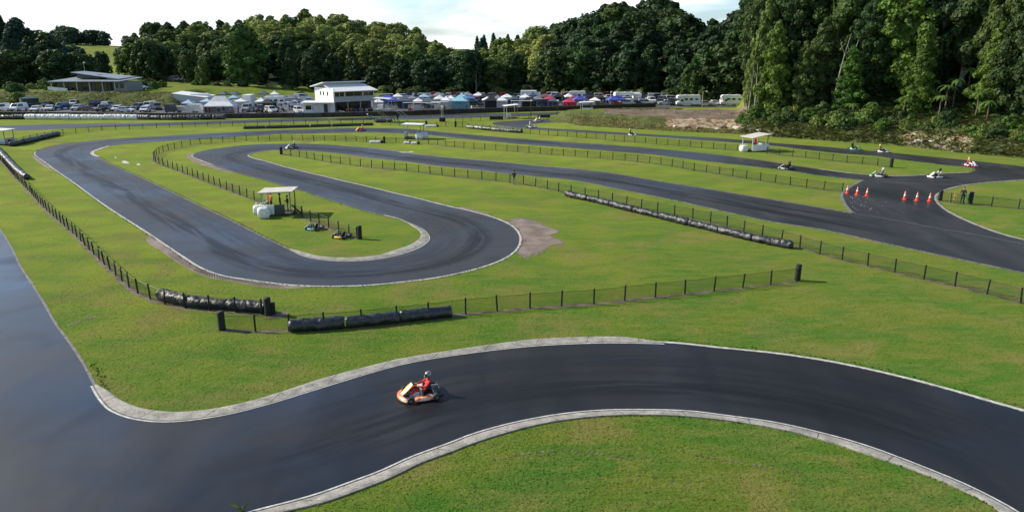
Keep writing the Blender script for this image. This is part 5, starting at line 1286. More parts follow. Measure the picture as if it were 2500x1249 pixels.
# ------------------------------------------------------------------ vehicles (x forward)
PAINT = dict(white=(.72, .73, .74), silver=(.42, .44, .46), grey=(.16, .17, .18), black=(.015, .015, .017), blue=(.03, .08, .25), navy=(.015, .03, .09), red=(.42, .02, .02), maroon=(.16, .03, .03), green=(.03, .12, .08), teal=(.10, .22, .26))
for k, c in PAINT.items(): M['p_' + k] = mat('car_paint_' + k, c, .3, coat=.8, metal=.3 if k in ('silver', 'grey') else 0)
PROF = dict(
    hatch=(4.1, 1.72, [(2.05, .35), (2.05, .62), (1.95, .72), (1.1, .92)], [(.45, 1.42), (-1.25, 1.46), (-1.95, 1.0)], [(-2.05, .85), (-2.05, .35)]),
    wagon=(4.6, 1.78, [(2.3, .35), (2.3, .62), (2.2, .74), (1.15, .95)], [(.45, 1.46), (-1.9, 1.46), (-2.22, 1.0)], [(-2.3, .85), (-2.3, .35)]),
    suv=(4.6, 1.86, [(2.3, .42), (2.3, .85), (2.2, 1.0), (1.15, 1.12)], [(.60, 1.74), (-1.95, 1.76), (-2.2, 1.15)], [(-2.3, 1.0), (-2.3, .42)]),
    sedan=(4.6, 1.78, [(2.3, .35), (2.3, .62), (2.2, .72), (1.1, .93)], [(.35, 1.42), (-1.0, 1.42), (-1.7, 1.0)], [(-2.3, .95), (-2.3, .35)]),
    van=(4.9, 1.9, [(2.45, .4), (2.45, .8), (2.35, 1.0), (1.85, 1.2)], [(1.15, 1.95), (-2.3, 1.98), (-2.42, 1.2)], [(-2.45, 1.1), (-2.45, .4)]),
    ute=(5.2, 1.86, [(2.6, .45), (2.6, .9), (2.5, 1.02), (1.45, 1.12)], [(.9, 1.76), (-.6, 1.76), (-.85, 1.15)], [(-2.6, 1.12), (-2.6, .5)]))
def car(kind, paint):
    Ln, W_, lo, roof, rear = PROF[kind]; hw = W_ / 2; root = empty('parked_' + ('van' if kind == 'van' else 'ute' if kind == 'ute' else 'car'), (0, 0, 0))
    belt = lo[-1][1]; P = lo + roof + rear; rr_ = [[], [], [], []]
    top = max(z for _, z in roof)
    def wz(z): return hw if z <= belt else hw - (z - belt) * .26
    ring = lambda inset: None
    mb = MB(); mid = [Vector((x, 0, z)) for x, z in P]
    L1 = [Vector((x * .985, -wz(z) , z)) for x, z in P]; L0 = [Vector((x, -wz(z) * .82, z + (.02 if z > top - .1 else 0))) for x, z in P]
    R0 = [Vector((p.x, -p.y, p.z)) for p in L0]; R1 = [Vector((p.x, -p.y, p.z)) for p in L1]
    mb.loft([L1, L0, R0, R1]); body = mb.build('body', 'p_' + paint, root)
    def quad(A_, B_, out):   # glass laid just proud of the skin
        return [A_[0], A_[1], B_[1], B_[0]]
    a, b = lo[-1], roof[0]
    def sheet_(x0, z0, x1, z1, nx, nz, name):
        d = Vector((nx, 0, nz)).normalized() * .012; q0, q1 = .88, .84
        mb = MB(); mb.add([Vector((x0, -wz(z0) * q0, z0)) + d, Vector((x0, wz(z0) * q0, z0)) + d, Vector((x1, wz(z1) * q1, z1)) + d, Vector((x1, -wz(z1) * q1, z1)) + d], [(0, 1, 2, 3)]); mb.build(name, 'glass', root)
    f = lambda q: (a[0] + (b[0] - a[0]) * q, a[1] + (b[1] - a[1]) * q); p0, p1 = f(.08), f(.9); sheet_(*p0, *p1, b[1] - a[1], a[0] - b[0], 'windscreen')
    c, d_ = roof[1], roof[2]; g = lambda q: (c[0] + (d_[0] - c[0]) * q, c[1] + (d_[1] - c[1]) * q); p0, p1 = g(.12), g(.88); sheet_(*p1, *p0, -(c[1] - d_[1]), .3, 'rear_window')
    xr = roof[1][0] if kind != 'ute' else -.55
    for s in (-1, 1):
        mb = MB(); segs = 2 if kind != 'van' else 1; xs = [(a[0] - .25, b[0] - .05, (b[0] + xr) / 2 + .05, (b[0] + xr) / 2 + .05), ((b[0] + xr) / 2 - .03, (b[0] + xr) / 2 - .03, xr + .1, xr - .05 if kind != 'ute' else xr + .1)]
        for (x0b, x0t, x1t, x1b) in xs[:2 if kind != 'van' else 1]:
            zt, zb = top - .12, belt + .05; e = .014
            mb.add([(x0b, s * (wz(zb) + e), zb), (x1b, s * (wz(zb) + e), zb), (x1t, s * (wz(zt) + e), zt), (x0t, s * (wz(zt) + e), zt)], [(0, 1, 2, 3)])
        mb.build('side_window', 'glass', root)
        mb = MB(); mb.box((lo[1][0] - .03, s * (hw - .25), lo[1][1]), (.1, .34, .14)); mb.build('headlight', 'headlamp', root)
        mb = MB(); mb.box((rear[0][0] + .02, s * (hw - .15), rear[0][1] - .02), (.08, .2, .24)); mb.build('tail_light', 'taillamp', root)
    mb = MB(); mb.box((lo[0][0] - .01, 0, .5), (.06, W_ * .6, .16)); mb.box((lo[0][0] - .0, 0, .38), (.08, W_ * .9, .1)); mb.build('grille', 'black', root)
    r = .33 if kind in ('hatch', 'wagon', 'sedan') else .37
    for x in (Ln * .31, -Ln * .30):
        for s in (-1, 1):
            mb = MB(); mb.tube([(0, -.11, 0), (0, .11, 0)], r, 14); wh = mb.build('wheel', 'tyre', root); wh.location = (x, s * (hw - .08), r)
            mb = MB(); mb.tube([(0, -.12, 0), (0, .12, 0)], r * .62, 10); mb.build('rim', 'rim', wh)
    if kind == 'ute':
        mb = MB(); mb.box((-1.7, 0, 1.135), (1.6, W_ * .8, .02)); mb.build('tray', 'black', root)
    return root
CARS = {}
TRUE = {'hatch': 'hatchback', 'wagon': 'wagon', 'suv': 'SUV', 'sedan': 'sedan', 'van': 'van', 'ute': 'pickup'}
def putcar(kind, paint, px, py, deg, label, group, z=None):
    p = G(px, py); rz = math.radians(deg)
    if z: p = Vector(z)
    k = (kind, paint); kw = dict(label=label, cat='van' if kind == 'van' else 'pickup truck' if kind == 'ute' else 'car', group=group)
    if k not in CARS: CARS[k] = car(*k)
    use(CARS[k], p, rz, **kw)
GL = 'vehicles parked behind the left pit wall'
for i, (kind, paint, px, py, deg) in enumerate(sorted([('van','white',3,272,-95),('van','white',47,271,-92),('hatch','white',90,272,-80),('wagon','black',116,261,-75),('sedan','white',123,270,-70),('suv','blue',152,267,-92),('ute','white',184,259,-80),('wagon','silver',191,269,-85),('sedan','maroon',219,271,-10),('van','black',243,262,-8),('suv','silver',267,264,-30),('suv','black',254,272,-95),('hatch','white',288,271,-85),('ute','navy',300,255,0),('ute','teal',320,257,5),('suv','grey',337,268,-90),('van','white',366,266,-88),('wagon','silver',388,253,-8),('hatch','white',355,273,-80),('suv','grey',385,268,-60),('sedan','grey',402,258,-20),('suv','silver',340,249,-5),('sedan','black',360,246,0),('sedan','white',306,274,-5)], key=lambda q: q[2])):
    putcar(kind, paint, px, py, deg, '%s %s, %s vehicle from the left behind the left pit wall' % (paint, TRUE[kind], ordw(i + 1)), GL)
for i, (kind, paint, px, py, deg) in enumerate(sorted([('suv','white',731,277,-60),('suv','silver',705,252,-8),('suv','white',663,276,-50),('suv','black',640,274,-95),('hatch','white',610,258,-20),('sedan','grey',590,262,0),('suv','white',668,262,-8),('van','white',738,244,-5),('van','white',575,262,-90),('suv','silver',560,256,-10),('hatch','white',628,252,-85),('sedan','white',690,256,-10),('ute','white',722,262,-15),('suv','grey',692,268,-60),('wagon','white',535,257,0),('van','silver',606,272,-90),('suv','white',715,247,0),('hatch','black',650,250,10),('sedan','silver',676,248,0),('suv','black',545,250,5),('van','white',520,254,8),('hatch','silver',746,258,-8),('sedan','white',758,250,0)], key=lambda q: q[2])):
    putcar(kind, paint, px, py, deg, '%s %s, %s vehicle from the left between marquee and clubhouse' % (paint, TRUE[kind], ordw(i + 1)), 'vehicles just left of the clubhouse')
rr = random.Random(21); GR = 'vehicles parked behind the race tents'
lst = []
for s in range(940, 1660, 15): lst.append((s + rr.uniform(-5, 5), rr.uniform(237.5, 243)))
for s in range(1532, 1650, 15): lst.append((s + rr.uniform(-4, 4), rr.uniform(250, 257)))
lst += [(1745, 257), (1722, 258), (1768, 252), (1640, 247), (1625, 256)]
for s in range(948, 1640, 21): lst.append((s + rr.uniform(-6, 6), rr.uniform(246, 262)))
lst.sort()
for i, (px, py) in enumerate(lst):
    kind = rr.choice(['suv', 'van', 'hatch', 'ute', 'wagon', 'suv', 'sedan']); paint = rr.choice(['white', 'white', 'silver', 'grey', 'black', 'black', 'navy', 'red', 'white'])
    if px > 1700: kind, paint = 'sedan', 'white'
    putcar(kind, paint, px, py, rr.choice([0, 0, 180, -90, 8, -12]), '%s %s, %s vehicle from the left behind the race tents' % (paint, TRUE[kind], ordw(i + 1)), GR)
def onhill(px, Y): x = T(px) * Y; return (x, Y, H_at(x, Y) + .02)
for i, (kind, paint, px, Y) in enumerate([('van','white',313,233),('van','white',322,225),('sedan','blue',332,226),('suv','silver',396,287),('sedan','white',404,288),('hatch','white',413,288),('van','white',422,288),('suv','black',432,288),('sedan','grey',442,289)]):
    putcar(kind, paint, 0, 400, -10, '%s %s, %s vehicle from the left on the upper field road' % (paint, TRUE[kind], ordw(i + 1)), 'vehicles on the upper field road', z=onhill(px, Y))

def wheels(root, L_, xs, hw, r=.36):
    for x in xs:
        for s in (-1, 1): mb = MB(); mb.tube([(0, -.12, 0), (0, .12, 0)], r, 12); o = mb.build('wheel', 'tyre', root); o.location = (x, s * hw, r); mb = MB(); mb.tube([(0, -.13, 0), (0, .13, 0)], r * .55, 8); mb.build('hub', 'rim', o)
def motorhome(px, py, deg, label, Ln=6.6):
    root = empty('motorhome', G(px, py), math.radians(deg), label, 'motorhome')
    mb = MB(); P = [(Ln/2, .45), (Ln/2 + .0, 1.05), (Ln/2 - .75, 1.3), (Ln/2 - 1.0, 1.85), (Ln/2 - .2, 2.1), (Ln/2 - .1, 2.6), (Ln/2 - .6, 2.95), (-Ln/2 + .15, 3.0), (-Ln/2, 2.8), (-Ln/2, .45)]
    mb.prism(P, -1.12, 1.12); mb.build('body', 'white', root)
    mb = MB(); mb.add([(Ln/2 - .73, -.9, 1.32), (Ln/2 - .73, .9, 1.32), (Ln/2 - .96, .9, 1.82), (Ln/2 - .96, -.9, 1.82)], [(0, 1, 2, 3)]); mb.build('windscreen', 'glass', root)
    for s in (-1, 1):
        for x0, x1, z0, z1 in ((Ln/2 - 1.9, Ln/2 - 1.15, 1.3, 1.85), (.2, 1.1, 1.6, 2.15), (-1.2, -.3, 1.6, 2.15), (-2.7, -1.9, 1.65, 2.1)):
            mb = MB(); mb.box(((x0 + x1) / 2, s * 1.125, (z0 + z1) / 2), (x1 - x0, .03, z1 - z0), bev=.01); mb.build('window', 'glass', root)
        mb = MB(); mb.box((0, s * 1.125, .62), (Ln * .9, .02, .14)); mb.build('stripe', 'lightgrey', root)
    mb = MB(); mb.box((-.75 + .9, -1.13, 1.35), (.02, .02, 1.5)); mb.box((-.6, -1.128, 1.3), (.62, .025, 1.7)); mb.build('door', 'offwhite', root)
    
    for hx in (.5, -1.8): mb = MB(); mb.box((hx, 0, 3.05), (.8, .7, .18), bev=.04); mb.build('roof_hatch', 'lightgrey', root)
    wheels(root, Ln, (Ln/2 - 1.0, -Ln/2 + 1.7), 1.0)
motorhome(1678, 258.5, 180, 'white motorhome parked at the left of the pair near the dark wood')
motorhome(1782, 258, 172, 'white motorhome nearest the wood, with a roof dome', 5.6)
motorhome(1523, 250, 8, 'white motorhome behind the blue tent at the right end of the paddock', 6.0)
motorhome(670, 262, 185, 'white motorhome between the marquee and the clubhouse', 5.6)
motorhome(1408, 247, 175, 'white motorhome among the right race tents', 5.2)
def boxtruck(px, py, deg, label, m='white', Ln=6.5, h=3.2):
    root = empty('box_truck', G(px, py), math.radians(deg), label, 'truck'); mb = MB(); mb.box((-.7, 0, h / 2 + .45), (Ln - 1.6, 2.3, h - .9), bev=.05); mb.build('box', m, root)
    mb = MB(); mb.prism([(Ln/2, .5), (Ln/2, 1.2), (Ln/2 - .35, 2.2), (Ln/2 - 1.5, 2.3), (Ln/2 - 1.5, .5)], -1.05, 1.05); mb.build('cab', 'white', root)
    mb = MB(); mb.add([(Ln/2 - .0 + .012, -.9, 1.25), (Ln/2 + .012, .9, 1.25), (Ln/2 - .31, .9, 2.1), (Ln/2 - .31, -.9, 2.1)], [(0, 1, 2, 3)]); mb.build('windscreen', 'glass', root); wheels(root, Ln, (Ln/2 - .9, -Ln/2 + 1.5), .95, .42)
boxtruck(611, 259, 95, 'tall white box truck between the marquee and the white motorhome'); boxtruck(497, 256, 15, 'white box truck behind the big marquee'); boxtruck(1552, 248, 90, 'white box truck at the right end of the tents', h=2.6); boxtruck(1296, 243, 0, 'white box truck behind the black race tents', h=2.8)
def trailer(px, py, deg, label, m='white', L_=3.2, h=1.9):
    root = empty('trailer', G(px, py), math.radians(deg), label, 'trailer'); mb = MB(); mb.prism([(L_/2 + .1, .5), (L_/2 + .2, h * .55), (L_/2 - .3, h), (-L_/2, h), (-L_/2, .45)], -.9, .9); mb.build('body', m, root)
    mb = MB(); mb.tube([(L_/2, 0, .45), (L_/2 + 1.1, 0, .45)], .05, 6); mb.build('drawbar', 'black', root); wheels(root, L_, (-.2,), .92, .3)
trailer(479, 276, 0, 'pale enclosed trailer beside the big white marquee', 'offwhite', 3.4, 2.2); trailer(418, 277, 90, 'dark open box trailer by the pit wall', 'darkgrey', 2.6, 2.3); trailer(1530, 258, 4, 'white trailer beside the right blue tent'); trailer(1700, 259, 178, 'small white trailer between the two motorhomes', 'white', 2., 1.2); trailer(440, 275, 10, 'grey trailer right of the dark box trailer', 'lightgrey', 3.2, 1.6)

# ------------------------------------------------------------------ tents
TC = dict(white=(.80, .80, .80), blue=(.07, .09, .42), royal=(.07, .17, .38), sky=(.34, .50, .62), cyan=(.26, .52, .62), black=(.02, .022, .026), grey=(.20, .22, .25), slate=(.07, .10, .15), red=(.50, .04, .09), maroon=(.20, .06, .07))
for k, c in TC.items(): M['t_' + k] = mat('tent_' + k, c, .65, var=.08, vscale=.8)
def tent(col, w_=3.0, d=3.0, walls='', wallm=None, h=2.15, peak=.95):
    root = empty('tent', (0, 0, 0)); a, b = w_ / 2, d / 2
    mb = MB(); k = .45; px_ = max(a - b, .05)
    P0 = [Vector(p) for p in ((-a, -b, h), (a, -b, h), (a, b, h), (-a, b, h))]; Pm = [Vector((p.x * k + math.copysign(px_ * (1 - k), p.x), p.y * k, h + peak * .46)) for p in P0]; Pt = [Vector((math.copysign(px_, p.x), math.copysign(.04, p.y), h + peak)) for p in P0]
    Pv = [p - Vector((0, 0, .24)) for p in P0]; mb.loft([Pv, P0, Pm, Pt], cap=False); mb.add(Pt, [(0, 1, 2, 3)]); mb.build('canopy', 't_' + col, root)
    for x in (-1, 1):
        for y in (-1, 1): mb = MB(); mb.box((x * (a - .04), y * (b - .04), h / 2), (.06, .06, h - .02)); mb.build('leg', 'lightgrey', root)
    wm = wallm or 't_' + col
    if 'b' in walls: mb = MB(); mb.box((0, b - .02, h / 2 - .1), (w_ - .1, .03, h - .22)); mb.build('back_wall', wm, root)
    if 'f' in walls: mb = MB(); mb.box((0, -b + .02, h / 2 - .1), (w_ - .1, .03, h - .22)); mb.build('front_wall', wm, root)
    if 'l' in walls: mb = MB(); mb.box((-a + .02, 0, h / 2 - .1), (.03, d - .1, h - .22)); mb.build('side_wall', wm, root)
    if 'r' in walls: mb = MB(); mb.box((a - .02, 0, h / 2 - .1), (.03, d - .1, h - .22)); mb.build('side_wall', wm, root)
    return root
TP = {}
TL = [(590,262,'white',3,3,'b'),(712,256,'grey',3,3,''),(925,264,'white',3,3,'b'),(948,254,'blue',4.2,3.4,'b'),(958,262,'blue',3,3,''),(972,250,'white',3,3,'b'),(987,263,'slate',4,3,'b'),(1000,248,'grey',3,3,''),(1008,255,'grey',3,3,'b'),(1022,262,'white',3,3,''),(1036,249,'sky',3,3,''),(1046,262,'slate',4,3,'b'),(1040,256,'sky',3,3,''),(1070,249,'grey',4,3,''),(1074,258,'white',3,3,''),(1090,262,'white',3,3,'b'),(1101,255,'white',3,3,''),(1112,249,'royal',3,3,''),(1122,264,'cyan',4.6,3,'b'),(1128,251,'cyan',3,3,''),(1148,256,'royal',3,3,'b'),(1143,248,'grey',3,3,''),(1166,266,'white',3.6,3,'bfr'),(1168,249,'white',3,3,''),(1183,251,'black',3.4,3,'b'),(1200,263,'black',4,3,'b'),(1190,257,'white',3,3,''),(1206,250,'slate',3.4,3,''),(1215,257,'grey',3,3,''),(1226,263,'white',3,3,'b'),(1238,250,'white',3.6,3,''),(1254,257,'slate',3,3,'b'),(1270,248,'maroon',3,3,''),(1282,255,'white',3,3,''),(1292,262,'black',4.5,3,'b'),(1300,249,'slate',3,3,''),(1313,256,'grey',3.2,3,''),(1324,263,'white',3,3,'b'),(1330,250,'maroon',3,3,''),(1343,256,'red',3,3,''),(1350,262,'slate',3,3,'b'),(1362,251,'black',3.4,3,''),(1376,258,'black',3.2,3,'b'),(1390,264,'red',3.4,3,'bf'),(1388,250,'white',3,3,''),(1404,253,'maroon',3,3,''),(1415,259,'blue',3.8,3,''),(1437,254,'blue',3.6,3,'b'),(1452,259,'white',3,3,''),(1465,252,'black',3,3,'b'),(1504,260,'blue',5.6,3,''),(640,264,'white',3.2,3,''),(655,270,'black',3.4,3,'b'),(572,252,'sky',3.,3,'b'),(548,245,'slate',3,3,''),(575,243,'slate',3,3,''),(463,268,'sky',3,3,''),(508,262,'sky',3,3,''),(645,243,'slate',3,3,''),(672,244,'white',3,3,'')]
cnt = {}; TL = [q for i, q in enumerate(TL) if not (q[0] > 960 and i % 5 == 2)]; TL.sort()
for px, py, col, w_, d, wl in TL:
    side = 'left of' if px < 760 else 'right of'; cnt[side] = cnt.get(side, 0) + 1
    k = (col, w_, d, wl)
    if k not in TP: TP[k] = tent(col, w_, d, wl, wallm='t_white' if (col, wl) == ('x', '') else None)
    use(TP[k], G(px, py + 2), R.uniform(-.15, .2), label='%s pop-up tent, %s tent from the left %s the clubhouse' % ({'sky': 'pale blue', 'royal': 'bright blue', 'slate': 'dark slate', 'maroon': 'dark red'}.get(col, col), ordw(cnt[side]), side), cat='tent', group='pop-up race tents in the paddock', scale=(R.uniform(.9, 1.08), 1.0, R.uniform(.84, 1.04)))
t_ = tent('white', 7.2, 4.6, 'brl', None, 2.0, 2.2); t_.location = G(541, 277); t_.rotation_euler = (0, 0, .12); tag(t_, 'big white peaked marquee behind the pit wall', 'marquee')
def awning(px, py, l, label):
    root = empty('awning', G(px, py), .03, label, 'awning', 'flat white awnings in front of the race tents'); mb = MB(); mb.box((0, 0, 2.2), (l, 2.4, .12), rx=-.05, bev=.03); mb.build('roof', 'white', root)
    for i in range(int(l // 2.4) + 1):
        for y in (-1.1, 1.1): mb = MB(); mb.box((-l / 2 + .1 + i * (l - .2) / int(l // 2.4), y, 1.08), (.07, .07, 2.1)); mb.build('post', 'lightgrey', root)
    mb = MB(); mb.box((-l * .2, .9, .9), (l * .35, .05, 1.5)); mb.build('back_panel', 'white', root)
awning(1030, 272, 9.6, 'long flat white awning right of the commentary stand'); awning(1272, 267, 5.4, 'short flat white awning between the black tents'); awning(1075, 270, 4.5, 'narrow flat white awning behind the start light post')
# crowd along the wall
rr = random.Random(4); pts = [(rr.uniform(842, 914), 282.5 - rr.uniform(.2, 3)) for _ in range(26)] + [(rr.uniform(500, 700), rr.uniform(276, 284)) for _ in range(16)] + [(rr.uniform(985, 1390), 270 - rr.uniform(-3, 2) - max(0, (0)) ) for _ in range(30)]
pts2 = []
for px, py in pts:
    if px > 980: py = 281.3 - (px - 1013) * .031 - rr.uniform(2, 6)
    pts2.append((px, py))
pts2.sort(); KS = list(BODY.keys()); CW = {'orange': 'orange', 'blackcloth': 'black', 'whitecloth': 'white', 'redcloth': 'red', 'navy': 'navy', 'greycloth': 'grey', 'bluecloth': 'blue', 'beige': 'beige', 'red': 'bright red'}
for i, (px, py) in enumerate(pts2):
    k = rr.choice([q for q in KS if q[0] != 'orange']); person(G(px, py), rr.uniform(0, 6.2), k, 'spectator in %s top, %s from the left behind the pit wall' % (CW[k[0]], ordw(i + 1)), 'spectators behind the pit wall')

# ------------------------------------------------------------------ buildings
def window(root, c, d, rz=0., n=1, axis='x', frame='lightgrey'):
    mb = MB(); mb.box(c, d, rz=rz); g = mb.build('window', 'glass', root); return g
# clubhouse: local x along the front, y to the back, origin at the near left corner of the front
p = G(818, 281); CH = empty('clubhouse', p, .70, 'white two storey clubhouse with stepped roofs and dark ground floor', 'building')
L_, D_, H1, H2 = 11.0, 10.0, 3.0, 6.3
mb = MB(); mb.box((L_/2, D_/2 + .9, H1/2), (L_, D_ - 1.8, H1)); mb.build('lower_wall', 'darkgrey', CH)
mb = MB(); mb.box((L_/2, D_/2, (H1 + H2)/2 - .25), (L_, D_, H2 - H1 - .5)); mb.build('upper_wall', 'white', CH)
mb = MB(); mb.box((-.06, D_/2, H2/2 + .0), (.12, D_ + .1, H2 - .05)); mb.build('end_wall', 'white', CH)
mb = MB(); mb.box((L_/2, -.10, H1 + .65), (L_ + .1, .12, 1.25)); mb.build('fascia', 'lightgrey', CH)
mb = MB(); mb.box((L_/2, -.10, 5.45), (L_ + .1, .12, .22)); mb.build('lintel', 'grey', CH)
for x0, x1 in ((.25, 2.7), (3.05, 7.6), (7.95, 10.7)):
    mb = MB(); mb.box(((x0 + x1)/2, -.04, 4.82), (x1 - x0, .08, 1.02)); g_ = mb.build('window', 'glass', CH)
    mb = MB(); mb.box((x0 - .08, -.07, 4.82), (.12, .12, 1.06)); mb.box((x1 + .08, -.07, 4.82), (.12, .12, 1.06)); mb.box(((x0 + x1)/2, -.085, 4.82), (.06, .05, 1.0)); mb.build('frame', 'white', g_)
mb = MB(); mb.loft([[Vector(q) for q in ((-.5, -1.1, 5.45), (L_ + .6, -1.1, 5.45), (L_ + .6, -1.1, 5.62), (-.5, -1.1, 5.62))], [Vector(q) for q in ((-.5, D_ * .42, 6.85), (L_ - .4, D_ * .42, 6.85), (L_ - .4, D_ * .42, 7.0), (-.5, D_ * .42, 7.0))]]); mb.build('front_roof', 'white', CH)
mb = MB(); mb.box((L_/2 - .5, D_ * .42 + .3, 7.05), (L_ - 1.6, .2, .75)); mb.build('clerestory_wall', 'lightgrey', CH)
mb = MB(); mb.loft([[Vector(q) for q in ((-1.0, D_ * .36, 7.55), (L_ - .2, D_ * .36, 7.55), (L_ - .2, D_ * .36, 7.72), (-1.0, D_ * .36, 7.72))], [Vector(q) for q in ((-1.0, D_ + .8, 6.3), (L_ - .2, D_ + .8, 6.3), (L_ - .2, D_ + .8, 6.47), (-1.0, D_ + .8, 6.47))]]); mb.build('back_roof', 'white', CH)
for y in (3.0, 5.2, 6.8): mb = MB(); mb.box((-.14, y, 4.9), (.06, .55, .95)); mb.build('window', 'glass', CH)
for x in (.1, 3.6, 7.1, 10.8): mb = MB(); mb.box((x, .05, H1/2), (.16, .16, H1)); mb.build('column', 'lightgrey', CH)
mb = MB(); mb.box((L_ * .5, .85, 1.3), (L_ * .7, .08, 2.2)); mb.build('shopfront', 'glass', CH)
# annex canopy on its left
AN = empty('annex', G(770, 281), .10, 'low white canopy annex joined to the left of the clubhouse', 'building')
mb = MB(); mb.box((.6, 2.5, 2.95), (7.8, 6.5, .2), bev=.04); mb.build('roof', 'white', AN)
mb = MB(); mb.box((-.2, 4.0, 1.45), (6.0, 3.2, 2.8)); mb.build('wall', 'white', AN)
for x in (-3.1, -.7, 1.8, 4.2): mb = MB(); mb.box((x, -.5, 1.4), (.12, .12, 2.8)); mb.build('post', 'white', AN)
mb = MB(); mb.box((2.7, 2.35, 1.3), (1.8, .1, 2.1)); mb.build('doorway', 'darkgrey', AN)
mb = MB(); mb.box((-1.8, 2.36, 1.6), (1.6, .08, 1.0)); mb.build('window', 'glass', AN)
def railfence(P, h, label, z=0, m='lightgrey'):
    root = empty('handrail', P[0], 0, label, 'railing'); o = P[0]; mb = MB(); W = resample(P, step=1.2)
    for p_ in W: mb.tube([p_ - o, p_ - o + Vector((0, 0, h))], .03, 5)
    for k in (.45, .72, 1.0): mb.tube([p_ - o + Vector((0, 0, h * k)) for p_ in W], .025, 4)
    mb.build('rail', m, root)
railfence([G(676, 262), G(705, 276)], 1.7, 'sloping white gate railing left of the white SUV'); railfence([G(738, 262), G(768, 281)], 1.4, 'white ramp railing beside the annex'); railfence([G(822, 281), G(842, 284)], 1.1, 'short white railing before the clubhouse front')
# lodge on the terrace
def hp(px, Y): x = T(px) * Y; return Vector((x, Y, H_at(x, Y)))
p = hp(225, 221); LD = empty('lodge', p - Vector((0, 0, .1)), -.16, 'single storey lodge with two grey monopitch roofs on the terrace', 'building')
mb = MB(); mb.box((-1.5, 0, 1.45), (17.5, 8, 2.9)); mb.build('wall', 'darkgrey', LD)
mb = MB(); mb.box((9.5, .5, 1.4), (4.6, 7, 2.8)); mb.build('east_wall', 'grey', LD)
mb = MB(); mb.loft([[Vector(q) for q in ((-12, -6, 2.75), (11.8, -6, 3.0), (11.8, -6, 3.15), (-12, -6, 2.9))], [Vector(q) for q in ((-10.5, 4.5, 3.7), (12.2, 4.5, 3.8), (12.2, 4.5, 3.95), (-10.5, 4.5, 3.85))]]); mb.build('roof', 'roofgrey', LD)
mb = MB(); mb.box((-2.4, 1, 4.2), (7.5, 3, 1.1)); mb.build('clerestory', 'darkgrey', LD)
mb = MB(); mb.loft([[Vector(q) for q in ((-7.2, -1.6, 5.3), (-7.2, 4, 5.5), (-7.2, 4, 5.65), (-7.2, -1.6, 5.45))], [Vector(q) for q in ((9.8, -3.4, 3.55), (9.8, 4.4, 4.0), (9.8, 4.4, 4.15), (9.8, -3.4, 3.7))]]); mb.build('upper_roof', 'roofgrey', LD)
for x in (-11.2, -7, -2.8, 1.4, 5.6, 9.6): mb = MB(); mb.box((x, -5.2, 1.4), (.2, .2, 2.9)); mb.build('veranda_post', 'lightgrey', LD)
for x, w_ in ((-8, 2.6), (-4.3, 2.6), (-.4, 3), (3.6, 2.6), (6.4, 1.6)): mb = MB(); mb.box((x, -4.03, 1.5), (w_, .1, 1.9)); mb.build('window', 'glass', LD)
for x in (8.4, 10.2): mb = MB(); mb.box((x, -3.03, 1.7), (1.1, .1, 1.3)); mb.build('window', 'glass', LD)
mb = MB(); mb.box((-9, -5.6, .75), (6.5, .1, .9), ry=.06); mb.build('balustrade', 'white', LD)
# long white shed
p = G(474, 256); SH = empty('shed', p, -.1, 'long low white shed with sloping roof behind the left tents', 'building')
mb = MB(); mb.loft([[Vector(q) for q in ((-4.5, -2.6, 0), (-4.5, 2.6, 0), (-4.5, 2.6, 3.5), (-4.5, -2.6, 3.2))], [Vector(q) for q in ((5, -2.6, 0), (5, 2.6, 0), (5, 2.6, 2.5), (5, -2.6, 2.2))]]); mb.build('wall', 'lightgrey', SH)
mb = MB(); mb.loft([[Vector(q) for q in ((-4.8, -2.9, 3.25), (-4.8, 2.9, 3.6), (-4.8, 2.9, 3.72), (-4.8, -2.9, 3.37))], [Vector(q) for q in ((5.3, -2.9, 2.2), (5.3, 2.9, 2.55), (5.3, 2.9, 2.67), (5.3, -2.9, 2.32))]]); mb.build('roof', 'white', SH)
mb = MB(); mb.box((-4.56, 0, 1.2), (.1, 2.2, 2.2)); mb.build('door', 'grey', SH)
# water tank
root = empty('water_tank', G(74, 261), 0, 'dark green corrugated water tank behind the white van', 'tank'); mb = MB(); rings = []
for k in range(17): r = 2.25 * (1 + (.012 if k % 2 else -.012)); rings.append([Vector((math.cos(a * PI / 16) * r, math.sin(a * PI / 16) * r, 2.4 * k / 16)) for a in range(32)])
mb.loft(rings); mb.build('shell', 'tank', root); mb = MB(); mb.tube([(0, 0, 2.4), (0, 0, 2.75), (0, 0, 2.8)], [2.3, .5, .2], 32); mb.build('lid', 'tank', root)
def lamp(px, py, h, label, z=0, t=True, name='light_pole', pm='lightgrey'):
    p = G(px, py) if not z else hp(px, z); root = empty(name, p, 0, label, 'light pole'); mb = MB(); mb.tube([(0, 0, 0), (0, 0, h)], [.09, .06], 6); mb.build('pole', pm, root)
    mb = MB()
    if t: mb.box((-.1, 0, h), (2.4, .08, .08))
    
    if t: mb.build('crossbar', 'lightgrey', root)
    mb = MB(); mb.box((1.05 if t else .15, 0, h - .12), (.5, .35, .35), bev=.08); mb.build('floodlight', 'white', root)
lamp(1714, 260, 4.2, 'T shaped floodlight pole between the two motorhomes'); lamp(1490, 262, 4.2, 'thin light pole left of the right blue tent', t=False); lamp(1010, 274, 4.6, 'thin light pole at the left end of the long awning', t=False); lamp(198, 0, 8, 'thin lamp post behind the lodge roof', z=232, t=False)
lamp(1296, 287, 4.0, 'thin dark post left of the black board at the far bend', t=False, pm='black'); lamp(1360, 287, 4., 'thin dark post right of the black board at the far bend', t=False, pm='black')
